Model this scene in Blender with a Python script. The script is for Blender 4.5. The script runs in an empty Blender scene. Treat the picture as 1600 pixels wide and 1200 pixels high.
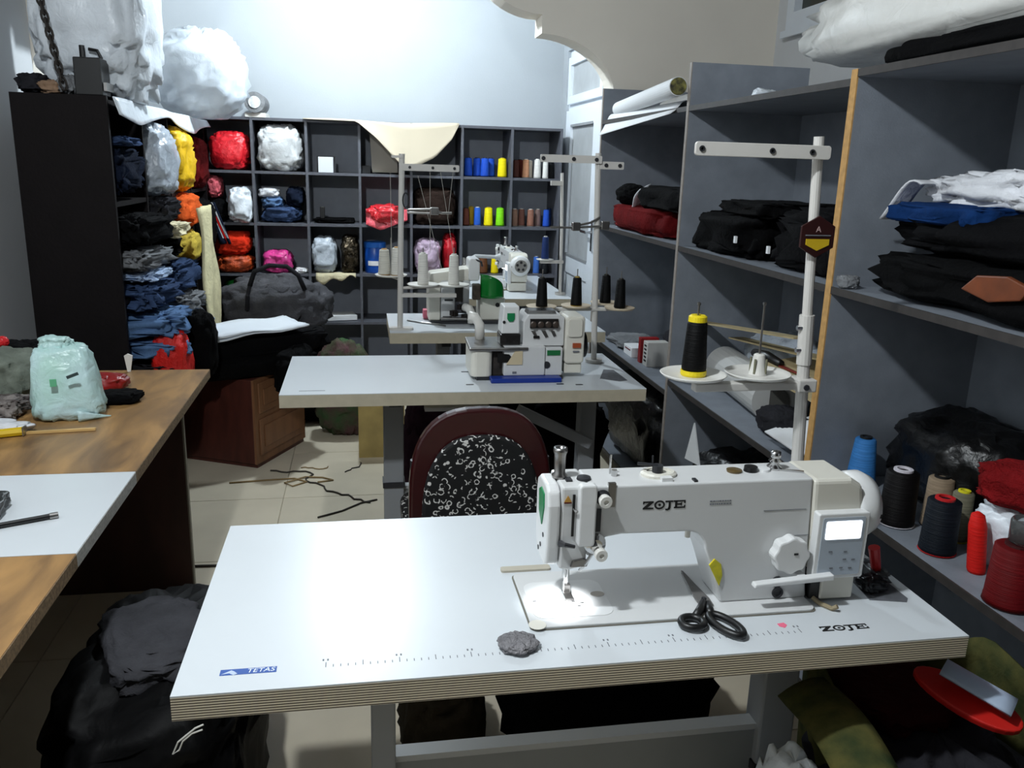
import bpy, math, random
from mathutils import Vector, Matrix, noise, Euler
PI = math.pi
scene = bpy.context.scene
COL = scene.collection

# ------------------------------------------------------------------ camera
cam_data = bpy.data.cameras.new('camera')
cam_data.sensor_width = 36.0
cam_data.lens = 36.0 * 1310.0 / 1600.0
cam_data.clip_start = 0.02
cam = bpy.data.objects.new('camera', cam_data)
COL.objects.link(cam)
right = Vector((0.98463, -0.17224, 0.02903))
fwd = Vector((0.17396, 0.95204, -0.25173)).normalized()
right = (right - fwd * right.dot(fwd)).normalized()
up = right.cross(fwd)
mat4 = Matrix((right, up, -fwd)).transposed().to_4x4()
mat4.translation = Vector((0, 0, 1.46))
cam.matrix_world = mat4
scene.camera = cam

# ------------------------------------------------------------------ world, lamps, exposure
world = bpy.data.worlds.new('world')
scene.world = world
world.use_nodes = True
world.node_tree.nodes['Background'].inputs[0].default_value = (0.62, 0.8, 1.0, 1)
world.node_tree.nodes['Background'].inputs[1].default_value = 0.02
scene.view_settings.view_transform = 'Standard'
scene.view_settings.look = 'None'
scene.view_settings.exposure = 0.0
scene.view_settings.gamma = 1.0
scene.view_settings.use_curve_mapping = False
# (position, watts) of the two bare bulbs hanging from the ceiling
LAMP_FRONT = ((-0.45, 0.84, 2.68), 124.0)
LAMP_REAR = ((-0.02, 4.75, 2.74), 125.0)
LAMP_COLORS = ((0.90, 0.965, 1.0), (0.82, 0.93, 1.0))

# ------------------------------------------------------------------ helpers
def lin(c):
    if isinstance(c, str):
        c = c.lstrip('#')
        c = tuple(int(c[i:i + 2], 16) / 255 for i in (0, 2, 4))
    return tuple((v / 12.92 if v <= 0.04045 else ((v + 0.055) / 1.055) ** 2.4) for v in c) + (1.0,)

MATS = {}
def M(name, color, rough=0.5, metal=0.0, var=0.0, vscale=8.0, bump=0.0, bscale=60.0, spec=0.5, trans=0.0,
      emit=0.0, stretch=(1, 1, 1), color2=None, coat=0.0, alpha=1.0, sheen=0.0):
    if name in MATS:
        return MATS[name]
    m = bpy.data.materials.new(name)
    m.use_nodes = True
    nt = m.node_tree
    b = nt.nodes['Principled BSDF']
    c = lin(color)
    b.inputs['Base Color'].default_value = c
    b.inputs['Roughness'].default_value = rough
    b.inputs['Metallic'].default_value = metal
    b.inputs['Specular IOR Level'].default_value = spec
    b.inputs['Transmission Weight'].default_value = trans
    b.inputs['Coat Weight'].default_value = coat
    b.inputs['Sheen Weight'].default_value = sheen
    b.inputs['Alpha'].default_value = alpha
    if emit:
        b.inputs['Emission Color'].default_value = c
        b.inputs['Emission Strength'].default_value = emit
    if var or bump or color2:
        tc = nt.nodes.new('ShaderNodeTexCoord')
        mp = nt.nodes.new('ShaderNodeMapping')
        mp.inputs['Scale'].default_value = stretch
        nt.links.new(tc.outputs['Object'], mp.inputs['Vector'])
    if var or color2:
        n = nt.nodes.new('ShaderNodeTexNoise')
        n.inputs['Scale'].default_value = vscale
        n.inputs['Detail'].default_value = 5
        nt.links.new(mp.outputs['Vector'], n.inputs['Vector'])
        r = nt.nodes.new('ShaderNodeValToRGB')
        r.color_ramp.elements[0].position = 0.32
        r.color_ramp.elements[1].position = 0.68
        if color2:
            r.color_ramp.elements[0].color = lin(color2)
            r.color_ramp.elements[1].color = c
        else:
            r.color_ramp.elements[0].color = tuple(v * (1 - var) for v in c[:3]) + (1,)
            r.color_ramp.elements[1].color = tuple(min(1, v * (1 + var)) for v in c[:3]) + (1,)
        nt.links.new(n.outputs['Fac'], r.inputs['Fac'])
        nt.links.new(r.outputs['Color'], b.inputs['Base Color'])
    if bump:
        n2 = nt.nodes.new('ShaderNodeTexNoise')
        n2.inputs['Scale'].default_value = bscale
        n2.inputs['Detail'].default_value = 6
        n2.inputs['Distortion'].default_value = 0.6
        nt.links.new(mp.outputs['Vector'], n2.inputs['Vector'])
        bp = nt.nodes.new('ShaderNodeBump')
        bp.inputs['Strength'].default_value = bump
        bp.inputs['Distance'].default_value = 0.02
        nt.links.new(n2.outputs['Fac'], bp.inputs['Height'])
        nt.links.new(bp.outputs['Normal'], b.inputs['Normal'])
    MATS[name] = m
    return m

BASE = {}
def base_of(o):
    while o.parent:
        o = o.parent
    return BASE.get(o.name, Vector((0, 0, 0)))

def tag(o, label, cat, group=None):
    o['label'] = label
    o['category'] = cat
    if group:
        o['group'] = group
    return o

def thing(name, label, cat, loc, group=None):
    o = bpy.data.objects.new(name, None)
    o.empty_display_size = 0.05
    COL.objects.link(o)
    o.location = loc
    BASE[o.name] = Vector(loc)
    return tag(o, label, cat, group)

class MB:
    def __init__(self):
        self.v = []
        self.f = []
    def add(self, vs, fs, T=None):
        k = len(self.v)
        for p in vs:
            p = Vector(p)
            self.v.append(T @ p if T is not None else p)
        self.f.extend([tuple(i + k for i in f) for f in fs])
        return self
    def box(self, x0, x1, y0, y1, z0, z1, T=None):
        vs = [(x, y, z) for z in (z0, z1) for y in (y0, y1) for x in (x0, x1)]
        fs = [(0, 2, 3, 1), (4, 5, 7, 6), (0, 1, 5, 4), (2, 6, 7, 3), (0, 4, 6, 2), (1, 3, 7, 5)]
        return self.add(vs, fs, T)
    def cbox(self, c, s, rz=0.0, rx=0.0, ry=0.0):
        T = Matrix.Translation(Vector(c)) @ Euler((rx, ry, rz)).to_matrix().to_4x4()
        return self.box(-s[0] / 2, s[0] / 2, -s[1] / 2, s[1] / 2, -s[2] / 2, s[2] / 2, T)
    def prism(self, poly, a, b, axis='y', T=None):
        n = len(poly)
        def P(u, w, t):
            return {'x': (t, u, w), 'y': (u, t, w), 'z': (u, w, t)}[axis]
        vs = [P(u, w, a) for u, w in poly] + [P(u, w, b) for u, w in poly]
        fs = [tuple(range(n)), tuple(range(2 * n - 1, n - 1, -1))]
        for i in range(n):
            j = (i + 1) % n
            fs.append((i, i + n, j + n, j))
        return self.add(vs, fs, T)
    def tube(self, pts, r, n=8, closed=False, caps=True):
        pts = [Vector(p) for p in pts]
        m = len(pts)
        rs = r if isinstance(r, (list, tuple)) else [r] * m
        k = len(self.v)
        prev = None
        for i, p in enumerate(pts):
            if closed:
                t = pts[(i + 1) % m] - pts[i - 1]
            else:
                t = pts[min(i + 1, m - 1)] - pts[max(i - 1, 0)]
            t.normalize()
            if prev is None:
                a = Vector((0, 0, 1)) if abs(t.z) < 0.9 else Vector((1, 0, 0))
                u = t.cross(a).normalized()
            else:
                u = (prev - t * prev.dot(t)).normalized()
            prev = u
            w = t.cross(u)
            for j in range(n):
                an = 2 * PI * j / n
                self.v.append(p + (u * math.cos(an) + w * math.sin(an)) * rs[i])
        for i in range(m if closed else m - 1):
            i2 = (i + 1) % m
            for j in range(n):
                j2 = (j + 1) % n
                self.f.append((k + i * n + j, k + i * n + j2, k + i2 * n + j2, k + i2 * n + j))
        if caps and not closed:
            self.f.append(tuple(k + j for j in range(n))[::-1])
            self.f.append(tuple(k + (m - 1) * n + j for j in range(n)))
        return self
    def cyl(self, p0, p1, r, r1=None, n=16):
        return self.tube([p0, p1], [r, r if r1 is None else r1], n)
    def lathe(self, prof, n=20, T=None):
        vs, fs = [], []
        m = len(prof)
        for r, z in prof:
            for j in range(n):
                a = 2 * PI * j / n
                vs.append((r * math.cos(a), r * math.sin(a), z))
        for i in range(m - 1):
            for j in range(n):
                j2 = (j + 1) % n
                fs.append((i * n + j, i * n + j2, (i + 1) * n + j2, (i + 1) * n + j))
        if prof[0][0] > 1e-5:
            fs.append(tuple(range(n))[::-1])
        if prof[-1][0] > 1e-5:
            fs.append(tuple((m - 1) * n + j for j in range(n)))
        return self.add(vs, fs, T)
    def sheet(self, fn, nu, nv, th=0.002):
        g = [[Vector(fn(i / nu, j / nv)) for i in range(nu + 1)] for j in range(nv + 1)]
        k = len(self.v)
        N = (nu + 1) * (nv + 1)
        norm = []
        for j in range(nv + 1):
            for i in range(nu + 1):
                du = g[j][min(i + 1, nu)] - g[j][max(i - 1, 0)]
                dv = g[min(j + 1, nv)][i] - g[max(j - 1, 0)][i]
                c = du.cross(dv)
                norm.append(c.normalized() if c.length > 1e-12 else Vector((0, 0, 1)))
        for s in (0.5, -0.5):
            q = 0
            for j in range(nv + 1):
                for i in range(nu + 1):
                    self.v.append(g[j][i] + norm[q] * th * s)
                    q += 1
        W = nu + 1
        for j in range(nv):
            for i in range(nu):
                a = k + j * W + i
                self.f.append((a, a + 1, a + W + 1, a + W))
                b = a + N
                self.f.append((b, b + W, b + W + 1, b + 1))
        rim = [i for i in range(W)] + [j * W + nu for j in range(1, nv + 1)] + \
              [nv * W + i for i in range(nu - 1, -1, -1)] + [j * W for j in range(nv - 1, 0, -1)]
        for q in range(len(rim)):
            a, b = rim[q], rim[(q + 1) % len(rim)]
            self.f.append((k + b, k + a, k + a + N, k + b + N))
        return self
    def soft(self, cx, cy, z0, sx, sy, sz, seed=0, amp=0.14, freq=2.0, sq=0.6, sv=0.6, rot=0.0, layers=0,
             neck=0.0, fold=0.13, nu=48, nv=28, tilt=0.0, lean=(0, 0), taper=1.0):
        rnd = random.Random(seed)
        off = Vector((rnd.uniform(-50, 50), rnd.uniform(-50, 50), rnd.uniform(-50, 50)))
        off2 = off + Vector((31.7, 11.1, 7.3))
        def sp(v, e):
            return math.copysign(abs(v) ** e, v)
        vs = []
        asp = Vector((sx, sy, sz)) / max(sx, sy, sz)
        for j in range(nv + 1):
            ph = -PI / 2 + PI * j / nv
            for i in range(nu):
                th = 2 * PI * i / nu
                x = sp(math.cos(ph), sv) * sp(math.cos(th), sq)
                y = sp(math.cos(ph), sv) * sp(math.sin(th), sq)
                z = sp(math.sin(ph), sv)
                q = Vector((x * asp.x, y * asp.y, z * asp.z))
                n1 = noise.noise(q * freq + off)
                n2 = 1 - 2 * abs(noise.noise(q * freq * 1.8 + off2))
                n3 = 1 - 2 * abs(noise.noise(q * freq * 4.1 + off))
                wq = q * freq * 1.5 + Vector((n1, n2, n1 * 0.7)) * 0.8
                cr = max(0.0, 1 - 3.2 * abs(noise.noise(wq + off2))) ** 1.5
                cr2 = max(0.0, 1 - 3.5 * abs(noise.noise(wq * 2.3 + off))) ** 1.5
                cr = fold * (cr + 0.45 * cr2)
                d = 1 + amp * (n1 * 0.8 + n2 * 0.55 + n3 * 0.22) - cr
                if layers:
                    g = abs(math.sin(PI * layers * (z + 1) / 2 + 0.8 * n1)) ** 0.35
                    e = 1 - 0.09 * (1 - g)
                    x *= e
                    y *= e
                if neck and z > 0.1:
                    t = min(1, (z - 0.1) / 0.55)
                    t = t * t * (3 - 2 * t)
                    k = 1 + (neck - 1) * t
                    if z > 0.75:
                        k += (z - 0.75) * 1.4
                    x *= k
                    y *= k
                vs.append(Vector((x * d, y * d, z * (1 + amp * 0.6 * n1 - cr * 0.9))))
        zl = min(v.z for v in vs)
        zh = max(v.z for v in vs)
        xm = max(abs(v.x) for v in vs)
        ym = max(abs(v.y) for v in vs)
        R = Euler((0, tilt, rot)).to_matrix()
        out = []
        for v in vs:
            t = (v.z - zl) / (zh - zl)
            t = max(0.0, (t - 0.04) / 0.96)
            p = Vector((v.x / xm * sx / 2, v.y / ym * sy / 2, 0))
            p *= 1 + (taper - 1) * t
            p.x += lean[0] * t
            p.y += lean[1] * t
            p = R @ Vector((p.x, p.y, t * sz))
            out.append(p)
        zmin = min(p.z for p in out)
        out = [p + Vector((cx, cy, z0 - zmin)) for p in out]
        fs = []
        for j in range(nv):
            for i in range(nu):
                i2 = (i + 1) % nu
                fs.append((j * nu + i, j * nu + i2, (j + 1) * nu + i2, (j + 1) * nu + i))
        return self.add(out, fs)
    def build(self, name, mat, parent=None, smooth=False, bevel=0.0, seg=2, label=None, kind=None, base=None):
        if parent is not None:
            o0 = base_of(parent)
        elif base is not None:
            o0 = Vector(base)
        else:
            xs = [p.x for p in self.v]
            ys = [p.y for p in self.v]
            o0 = Vector(((min(xs) + max(xs)) / 2, (min(ys) + max(ys)) / 2, min(p.z for p in self.v)))
        me = bpy.data.meshes.new(name)
        me.from_pydata([tuple(p - o0) for p in self.v], [], self.f)
        me.validate()
        me.update()
        if smooth:
            me.polygons.foreach_set('use_smooth', [True] * len(me.polygons))
        o = bpy.data.objects.new(name, me)
        COL.objects.link(o)
        o.data.materials.append(mat)
        if parent is not None:
            o.parent = parent
        else:
            o.location = o0
            BASE[o.name] = o0
        if bevel:
            bm = o.modifiers.new('bevel', 'BEVEL')
            bm.width = bevel
            bm.segments = seg
            bm.limit_method = 'ANGLE'
            bm.angle_limit = math.radians(40)
            bm.harden_normals = False
        if smooth == 'auto' or (bevel and not smooth):
            pass
        if label:
            o['label'] = label
        if kind:
            o['kind'] = kind
        return o
    def one(self, name, mat, label, cat, group=None, smooth=False, bevel=0.0, seg=2):
        return tag(self.build(name, mat, None, smooth, bevel, seg), label, cat, group)

def copy_tree(o, parent=None):
    c = o.copy()
    COL.objects.link(c)
    c.parent = parent
    for ch in o.children:
        copy_tree(ch, c)
    return c

def struct(mb, name, mat, parent=None, smooth=False, bevel=0.0):
    return mb.build(name, mat, parent, smooth, bevel, kind='structure')

def soft_thing(name, mat, label, cat, group=None, **k):
    return MB().soft(**k).one(name, mat, label, cat, group, smooth=True)

def text_mesh(name, body, size, T, mat, parent, shear=0.0, depth=0.0004):
    cu = bpy.data.curves.new(name, 'FONT')
    cu.body = body
    cu.size = size
    cu.extrude = depth
    cu.shear = shear
    cu.align_x = 'CENTER'
    cu.align_y = 'CENTER'
    ob = bpy.data.objects.new(name, cu)
    COL.objects.link(ob)
    dg = bpy.context.evaluated_depsgraph_get()
    me = bpy.data.meshes.new_from_object(ob.evaluated_get(dg))
    bpy.data.objects.remove(ob)
    bpy.data.curves.remove(cu)
    o0 = base_of(parent)
    me.transform(Matrix.Translation(-o0) @ T)
    o = bpy.data.objects.new(name, me)
    COL.objects.link(o)
    me.materials.append(mat)
    o.parent = parent
    return o

def rounded(x0, x1, y0, y1, r, n=4):
    pts = []
    for cx, cy, a0 in ((x1 - r, y1 - r, 0), (x0 + r, y1 - r, PI / 2), (x0 + r, y0 + r, PI), (x1 - r, y0 + r, 1.5 * PI)):
        for i in range(n + 1):
            a = a0 + PI / 2 * i / n
            pts.append((cx + r * math.cos(a), cy + r * math.sin(a)))
    return pts
AX_Y = Matrix.Rotation(PI / 2, 4, 'X')      # lathe axis z -> -y (towards the camera)
AX_X = Matrix.Rotation(PI / 2, 4, 'Y')      # lathe axis z -> +x
def at(p, R=None):
    T = Matrix.Translation(Vector(p))
    return T @ R if R is not None else T

# ------------------------------------------------------------------ materials
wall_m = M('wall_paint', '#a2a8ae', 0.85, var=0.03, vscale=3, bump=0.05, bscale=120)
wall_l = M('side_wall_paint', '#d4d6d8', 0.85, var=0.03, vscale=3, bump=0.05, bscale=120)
arch_m = M('arch_paint', '#e6dfd3', 0.85, var=0.03, vscale=3, bump=0.05, bscale=120)
ceil_m = M('unseen_dark_ceiling', '#5e5c5a', 0.9, var=0.02)  # out-of-view ceiling, kept dark so less light bounces into the shelves
unseen_wall_m = M('unseen_dark_wall', '#2a2826', 0.9, var=0.2)  # unseen wall behind the camera, coloured dark to cut bounced fill light
tile_m = M('beige_tile', '#d2c8b3', 0.35, var=0.06, vscale=5)
grout_m = M('grout', '#aea48e', 0.9, var=0.1)
pvc = M('white_pvc', '#dfe6ee', 0.35, var=0.02)
frost = M('frosted_glass', '#a9adb0', 0.35, var=0.08, vscale=10)
dark_glass = M('dark_pane', '#23281f', 0.15)
panel = M('charcoal_board', '#7d838c', 0.55, var=0.10, vscale=14, bump=0.08, bscale=200)
panel_d = M('dark_board', '#120e0f', 0.7, spec=0.15, var=0.15, vscale=10, bump=0.06)
edge_wood = M('raw_chipboard_edge', '#b98f55', 0.7, var=0.15, vscale=60)
edge_grey = M('grey_edge_band', '#8f8780', 0.6, var=0.12, vscale=50)
laminate = M('white_laminate', '#ced3d7', 0.32, var=0.015, vscale=4)
edge_beige = M('beige_edge', '#b5ac97', 0.6, var=0.06, vscale=30)
steel_grey = M('grey_painted_steel', '#8b8e92', 0.45, var=0.05)
steel_dark = M('dark_steel', '#26272b', 0.45, var=0.1)
enamel = M('machine_enamel', '#cfd0d0', 0.3, var=0.02, vscale=6, coat=0.1)
enamel2 = M('machine_cream', '#d9d6cb', 0.35, var=0.03, vscale=8)
enamel3 = M('machine_white', '#dcdddd', 0.3, var=0.015)
chrome = M('chrome', '#c8c8c8', 0.18, 1.0)
brushed = M('brushed_steel', '#9c9a98', 0.32, 1.0, var=0.08, vscale=40)
black = M('black_plastic', '#0d0d0e', 0.4)
print_black = M('print_black', '#0b0b0c', 0.6)
print_grey = M('print_grey', '#6d7076', 0.6)
white_pl = M('white_plastic', '#dad8d2', 0.4, var=0.02)
pole_m = M('pole_enamel', '#c9c6c1', 0.35, var=0.03)
poly_white = M('polybag_white', '#dde4eb', 0.32, var=0.08, vscale=9, bump=0.35, bscale=22)
poly_clear = M('polybag_clear', '#bcc5d0', 0.25, var=0.12, vscale=9, bump=0.4, bscale=26, alpha=0.88)
paper = M('pattern_paper', '#b9ae9a', 0.75, var=0.03, vscale=4)
paper_w = M('white_paper', '#e0e2e4', 0.7, var=0.02)
kraft = M('kraft_card', '#a89873', 0.75, var=0.1, vscale=20)
screen_m = M('lit_screen', '#f4f8ff', 0.4, emit=1.3)
def cloth(name, c, var=0.25, vs=10, rough=0.9, bump=0.3, bs=45, **k):
    return M('cloth_' + name, c, rough, var=var, vscale=vs, bump=bump, bscale=bs, spec=0.08, **k)
blk = cloth('black', '#060607')
blk2 = cloth('soft_black', '#0a0a0c')
charcoal = cloth('charcoal', '#26262a')
navy = cloth('navy', '#151c2c')
denim = cloth('denim', '#5a779f')
denim_d = cloth('dark_denim', '#374868')
denim_l = cloth('light_denim', '#a9bddb')
greyc = cloth('grey', '#77797c')
cream = cloth('cream', '#d2c8a8')
white_c = cloth('white', '#d5d7dc', var=0.08)
red_c = cloth('red', '#c81f1c')
maroon = cloth('maroon', '#5a1012')
yellow_c = cloth('yellow', '#e3b40c', var=0.12)
orange_c = cloth('orange', '#e0602a')
blue_c = cloth('blue', '#123a86')
red_pl = M('red_plastic', '#d02f38', 0.28, var=0.2, vscale=14, bump=0.4, bscale=30)
pink_pl = M('pink_plastic', '#d6418f', 0.28, var=0.3, vscale=16, bump=0.4, bscale=30)

# ================================================================== SETTING
XL, XR, XRR = -1.42, 2.08, 1.36        # left wall, right wall over the sewing tables, right wall of the rear room
YF, YA, YA2, YB = -2.20, 4.25, 4.42, 5.87  # front room stretched behind the camera to weaken bounced light
ZC = 2.85
floor = struct(MB().box(XL - 0.1, XR + 0.1, YF - 0.1, YB + 0.1, -0.06, -0.006), 'floor', grout_m)
tile_proto = None
TS = 0.60
ix0 = -2
for i in range(-2, 5):
    for j in range(-4, 11):
        x0, y0 = -0.36 + i * TS, 0.0 + j * TS
        xa, xb = max(x0, XL) + 0.002, min(x0 + TS, XR) - 0.002
        ya, yb = max(y0, YF) + 0.002, min(y0 + TS, YB) - 0.002
        if xb - xa < 0.02 or yb - ya < 0.02:
            continue
        full = abs(xb - xa - TS + 0.004) < 1e-4 and abs(yb - ya - TS + 0.004) < 1e-4
        if full and tile_proto:
            t = tile_proto.copy()
            COL.objects.link(t)
            t.parent = floor
            t.location = Vector((xa, ya, 0)) - tile_proto_xy
        else:
            t = MB().box(xa, xb, ya, yb, -0.006, 0.0).build('tile', tile_m, floor)
            if full:
                tile_proto = t
                tile_proto_xy = Vector((xa, ya, 0))
struct(MB().box(XL - 0.1, XR + 0.1, YF - 0.1, YB + 0.1, ZC, ZC + 0.06), 'ceiling', ceil_m)
struct(MB().box(XL - 0.1, XRR + 0.1, YB, YB + 0.1, 0, ZC), 'wall_back', wall_m)
struct(MB().box(XL - 0.1, XL, YF, YB, 0, ZC), 'wall_left', wall_l)
struct(MB().box(XL - 0.1, XR + 0.1, YF - 0.1, YF, 0, ZC), 'wall_front', unseen_wall_m)
# rear room's right wall with the door opening
DY0, DY1, DZ = 4.80, 5.74, 2.20
mb = MB().box(XRR, XRR + 0.1, YA2, DY0, 0, ZC).box(XRR, XRR + 0.1, DY1, YB, 0, ZC).box(XRR, XRR + 0.1, DY0, DY1, DZ, ZC)
struct(mb, 'wall_right_rear', wall_m)
# front room's right wall with a high window
WY0, WY1, WZ0, WZ1 = 2.75, 4.10, 2.12, 2.66
mb = MB().box(XR, XR + 0.1, YF, WY0, 0, ZC).box(XR, XR + 0.1, WY1, YA, 0, ZC)
mb.box(XR, XR + 0.1, WY0, WY1, 0, WZ0).box(XR, XR + 0.1, WY0, WY1, WZ1, ZC)
struct(mb, 'wall_right', wall_l)
# arched partition between the two rooms
prof = [(1.25, 0.0), (1.25, 1.80)]
for i in range(1, 15):
    a = PI / 2 * i / 14
    prof.append((0.871 + 0.379 * math.cos(a), 1.80 + 0.282 * math.sin(a)))
prof.append((0.871, 2.166))
for i in range(1, 13):
    a = PI / 2 * i / 12
    prof.append((0.871 - 0.36 * math.sin(a), 2.166 + 0.34 * (1 - math.cos(a))))
mid = -0.085
full = prof + [(2 * mid - x, z) for x, z in prof[::-1]]
mb = MB()
n = len(full)
for y in (YA, YA2):
    for x, z in full:
        mb.v.append(Vector((x, y, z)))
# reveal
for i in range(n - 1):
    mb.f.append((i, i + 1, n + i + 1, n + i))
# front and back faces: strips from the opening's outline outwards
def face_strip(y, flip):
    k = len(mb.v)
    for x, z in full:
        if z <= 1.801 and x > 0:
            q = (XR, z)
        elif z <= 1.801:
            q = (XL - 0.02, z)
        else:
            q = (x, ZC)
        mb.v.append(Vector((x, y, z)))
        mb.v.append(Vector((q[0], y, q[1])))
    for i in range(n - 1):
        f = (k + 2 * i, k + 2 * i + 1, k + 2 * i + 3, k + 2 * i + 2)
        mb.f.append(f[::-1] if flip else f)
    c = len(mb.v)
    mb.v += [Vector((XR, y, ZC)), Vector((XL - 0.02, y, ZC))]
    tri = [(k + 3, c, k + 5), (k + 2 * (n - 2) + 1, k + 2 * (n - 3) + 1, c + 1)]
    for f in tri:
        mb.f.append(f[::-1] if flip else f)
face_strip(YA, False)
face_strip(YA2, True)
struct(mb, 'wall_arch', arch_m)

# door in the rear room's right wall: frame, leaf with frosted pane, transom
d = struct(MB().box(XRR + 0.02, XRR + 0.09, DY0, DY0 + 0.05, 0, DZ).box(XRR + 0.02, XRR + 0.09, DY1 - 0.05, DY1, 0, DZ)
           .box(XRR + 0.02, XRR + 0.09, DY0 + 0.05, DY1 - 0.05, DZ - 0.05, DZ)
           .box(XRR + 0.02, XRR + 0.09, DY0 + 0.05, DY1 - 0.05, 1.80, 1.86), 'door_1', pvc)
mb = MB()
xa, xb = XRR - 0.005, XRR + 0.045
mb.box(xa, xb, DY0 + 0.04, DY0 + 0.20, 0.02, 1.82).box(xa, xb, DY1 - 0.17, DY1 - 0.04, 0.02, 1.82)
mb.box(xa, xb, DY0 + 0.20, DY1 - 0.17, 1.72, 1.82).box(xa, xb, DY0 + 0.20, DY1 - 0.17, 0.78, 0.90).box(xa, xb, DY0 + 0.20, DY1 - 0.17, 0.02, 0.14)
mb.box(xa + 0.012, xb - 0.012, DY0 + 0.20, DY1 - 0.17, 0.14, 0.78)
leaf = mb.build('door_leaf', pvc, d)
MB().box(xa + 0.018, xb - 0.018, DY0 + 0.20, DY1 - 0.17, 0.90, 1.72).build('pane', frost, leaf)
MB().box(xa - 0.004, xa + 0.012, DY0 + 0.21, DY1 - 0.18, 0.89, 0.905).box(xa - 0.004, xa + 0.012, DY0 + 0.21, DY1 - 0.18, 1.715, 1.73).build('glazing_bead', steel_grey, leaf)
mb = MB().box(xa, xb, DY0 + 0.05, DY0 + 0.11, 1.86, DZ - 0.05).box(xa, xb, DY1 - 0.11, DY1 - 0.05, 1.86, DZ - 0.05)
mb.box(xa, xb, DY0 + 0.11, DY1 - 0.11, 1.86, 1.91).box(xa, xb, DY0 + 0.11, DY1 - 0.11, DZ - 0.10, DZ - 0.05)
tr = mb.build('transom_frame', pvc, d)
MB().box(xa + 0.02, xb - 0.015, DY0 + 0.11, DY1 - 0.11, 1.91, DZ - 0.10).build('pane', frost, tr)
hd = MB().box(xa - 0.012, xa, DY0 + 0.07, DY0 + 0.10, 0.98, 1.16).cyl((xa - 0.012, DY0 + 0.085, 1.09), (xa - 0.05, DY0 + 0.085, 1.09), 0.009)
hd.cyl((xa - 0.045, DY0 + 0.085, 1.09), (xa - 0.045, DY0 + 0.20, 1.09), 0.009).build('door_handle', chrome, leaf)

# high window over the sewing tables
w = struct(MB().box(XR - 0.03, XR + 0.06, WY0, WY0 + 0.07, WZ0, WZ1).box(XR - 0.03, XR + 0.06, WY1 - 0.07, WY1, WZ0, WZ1)
           .box(XR - 0.03, XR + 0.06, WY0 + 0.07, WY1 - 0.07, WZ1 - 0.07, WZ1).box(XR - 0.03, XR + 0.06, WY0 + 0.07, WY1 - 0.07, WZ0, WZ0 + 0.09)
           .box(XR - 0.03, XR + 0.06, 3.40, 3.47, WZ0 + 0.09, WZ1 - 0.07), 'window_1', pvc)
MB().box(XR + 0.01, XR + 0.03, WY0 + 0.07, 3.40, WZ0 + 0.09, WZ1 - 0.07).build('pane', dark_glass, w)
MB().box(XR + 0.01, XR + 0.03, 3.47, WY1 - 0.07, WZ0 + 0.09, WZ1 - 0.07).build('pane', dark_glass, w)
MB().box(XR - 0.045, XR - 0.03, WY0 - 0.02, WY1 + 0.02, WZ0 - 0.02, WZ0 + 0.012).build('window_sill', pvc, w)

# ---------------------------------------------------------------- lamps
def bulb_lamp(name, spec, tint, label):
    (x, y, z), watts = spec
    t = thing(name, label, 'lamp', (x, y, ZC))
    MB().cyl((x, y, ZC), (x, y, ZC - 0.03), 0.045, n=20).build('ceiling_rose', white_pl, t)
    MB().cyl((x, y, ZC - 0.03), (x, y, z + 0.085), 0.004, n=6).build('cord', white_pl, t)
    MB().lathe([(0.0, 0.10), (0.018, 0.098), (0.02, 0.05), (0.022, 0.045)], 16, at((x, y, z))).build('socket', white_pl, t)
    MB().lathe([(0.0, -0.052), (0.02, -0.048), (0.04, -0.03), (0.048, 0.0), (0.04, 0.025), (0.022, 0.045)], 20, at((x, y, z))).build('bulb', M('bulb_glow', '#ffffff', 0.5, emit=30.0), t, smooth=True)
    ld = bpy.data.lights.new(name + '_light', 'POINT')
    ld.energy = watts
    ld.color = tint
    ld.shadow_soft_size = 0.055
    lo = bpy.data.objects.new('light', ld)
    COL.objects.link(lo)
    lo.parent = t
    lo.location = (0, 0, z - ZC - 0.115)
bulb_lamp('ceiling_lamp', LAMP_FRONT, LAMP_COLORS[0], 'bare bulb hanging from the ceiling over the sewing tables')
bulb_lamp('ceiling_lamp', LAMP_REAR, LAMP_COLORS[1], 'bare bulb hanging near the white back wall above the cubby shelves')

# ================================================================== RIGHT HAND SHELVING
RX0, RX1 = 1.18, 1.64
t = thing('open_shelving', 'tall open charcoal shelving with three wide bays facing the tables', 'shelving', (1.4, 2.6, 0))
def r_panel(y, z1, edge, ym=0.018):
    MB().box(RX0 + 0.004, RX1, y, y + ym, 0, z1).build('side_panel', panel, t)
    MB().box(RX0, RX0 + 0.004, y, y + ym, 0, z1).build('edge_strip', edge, t)
r_panel(0.80, 1.71, edge_grey)
r_panel(1.964, 1.71, edge_wood, 0.026)
r_panel(3.05, 1.84, edge_grey, 0.02)
r_panel(4.20, 1.84, edge_grey, 0.02)
BAYS = [(0.818, 1.964), (1.99, 3.05), (3.07, 4.20)]
R_SHELF = [[1.71, 1.185, 0.66, 0.10], [1.69, 1.185, 0.66, 0.10], [1.69, 1.185, 0.61, 0.10]]
shelf_edge = M('shelf_edge_dark', '#332f2d', 0.6, var=0.2, vscale=40)
for (y0, y1), zs in zip(BAYS, R_SHELF):
    for z in zs:
        MB().box(RX0 + 0.006, RX1 - 0.012, y0, y1, z - 0.018, z).build('shelf', panel, t)
        MB().box(RX0 + 0.001, RX0 + 0.006, y0, y1, z - 0.018, z).build('edge_strip', shelf_edge, t)
    MB().box(RX1 - 0.012, RX1, y0, y1, 0.0, zs[0] - 0.018).build('back_panel', panel, t)
RZ = 1.69

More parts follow.
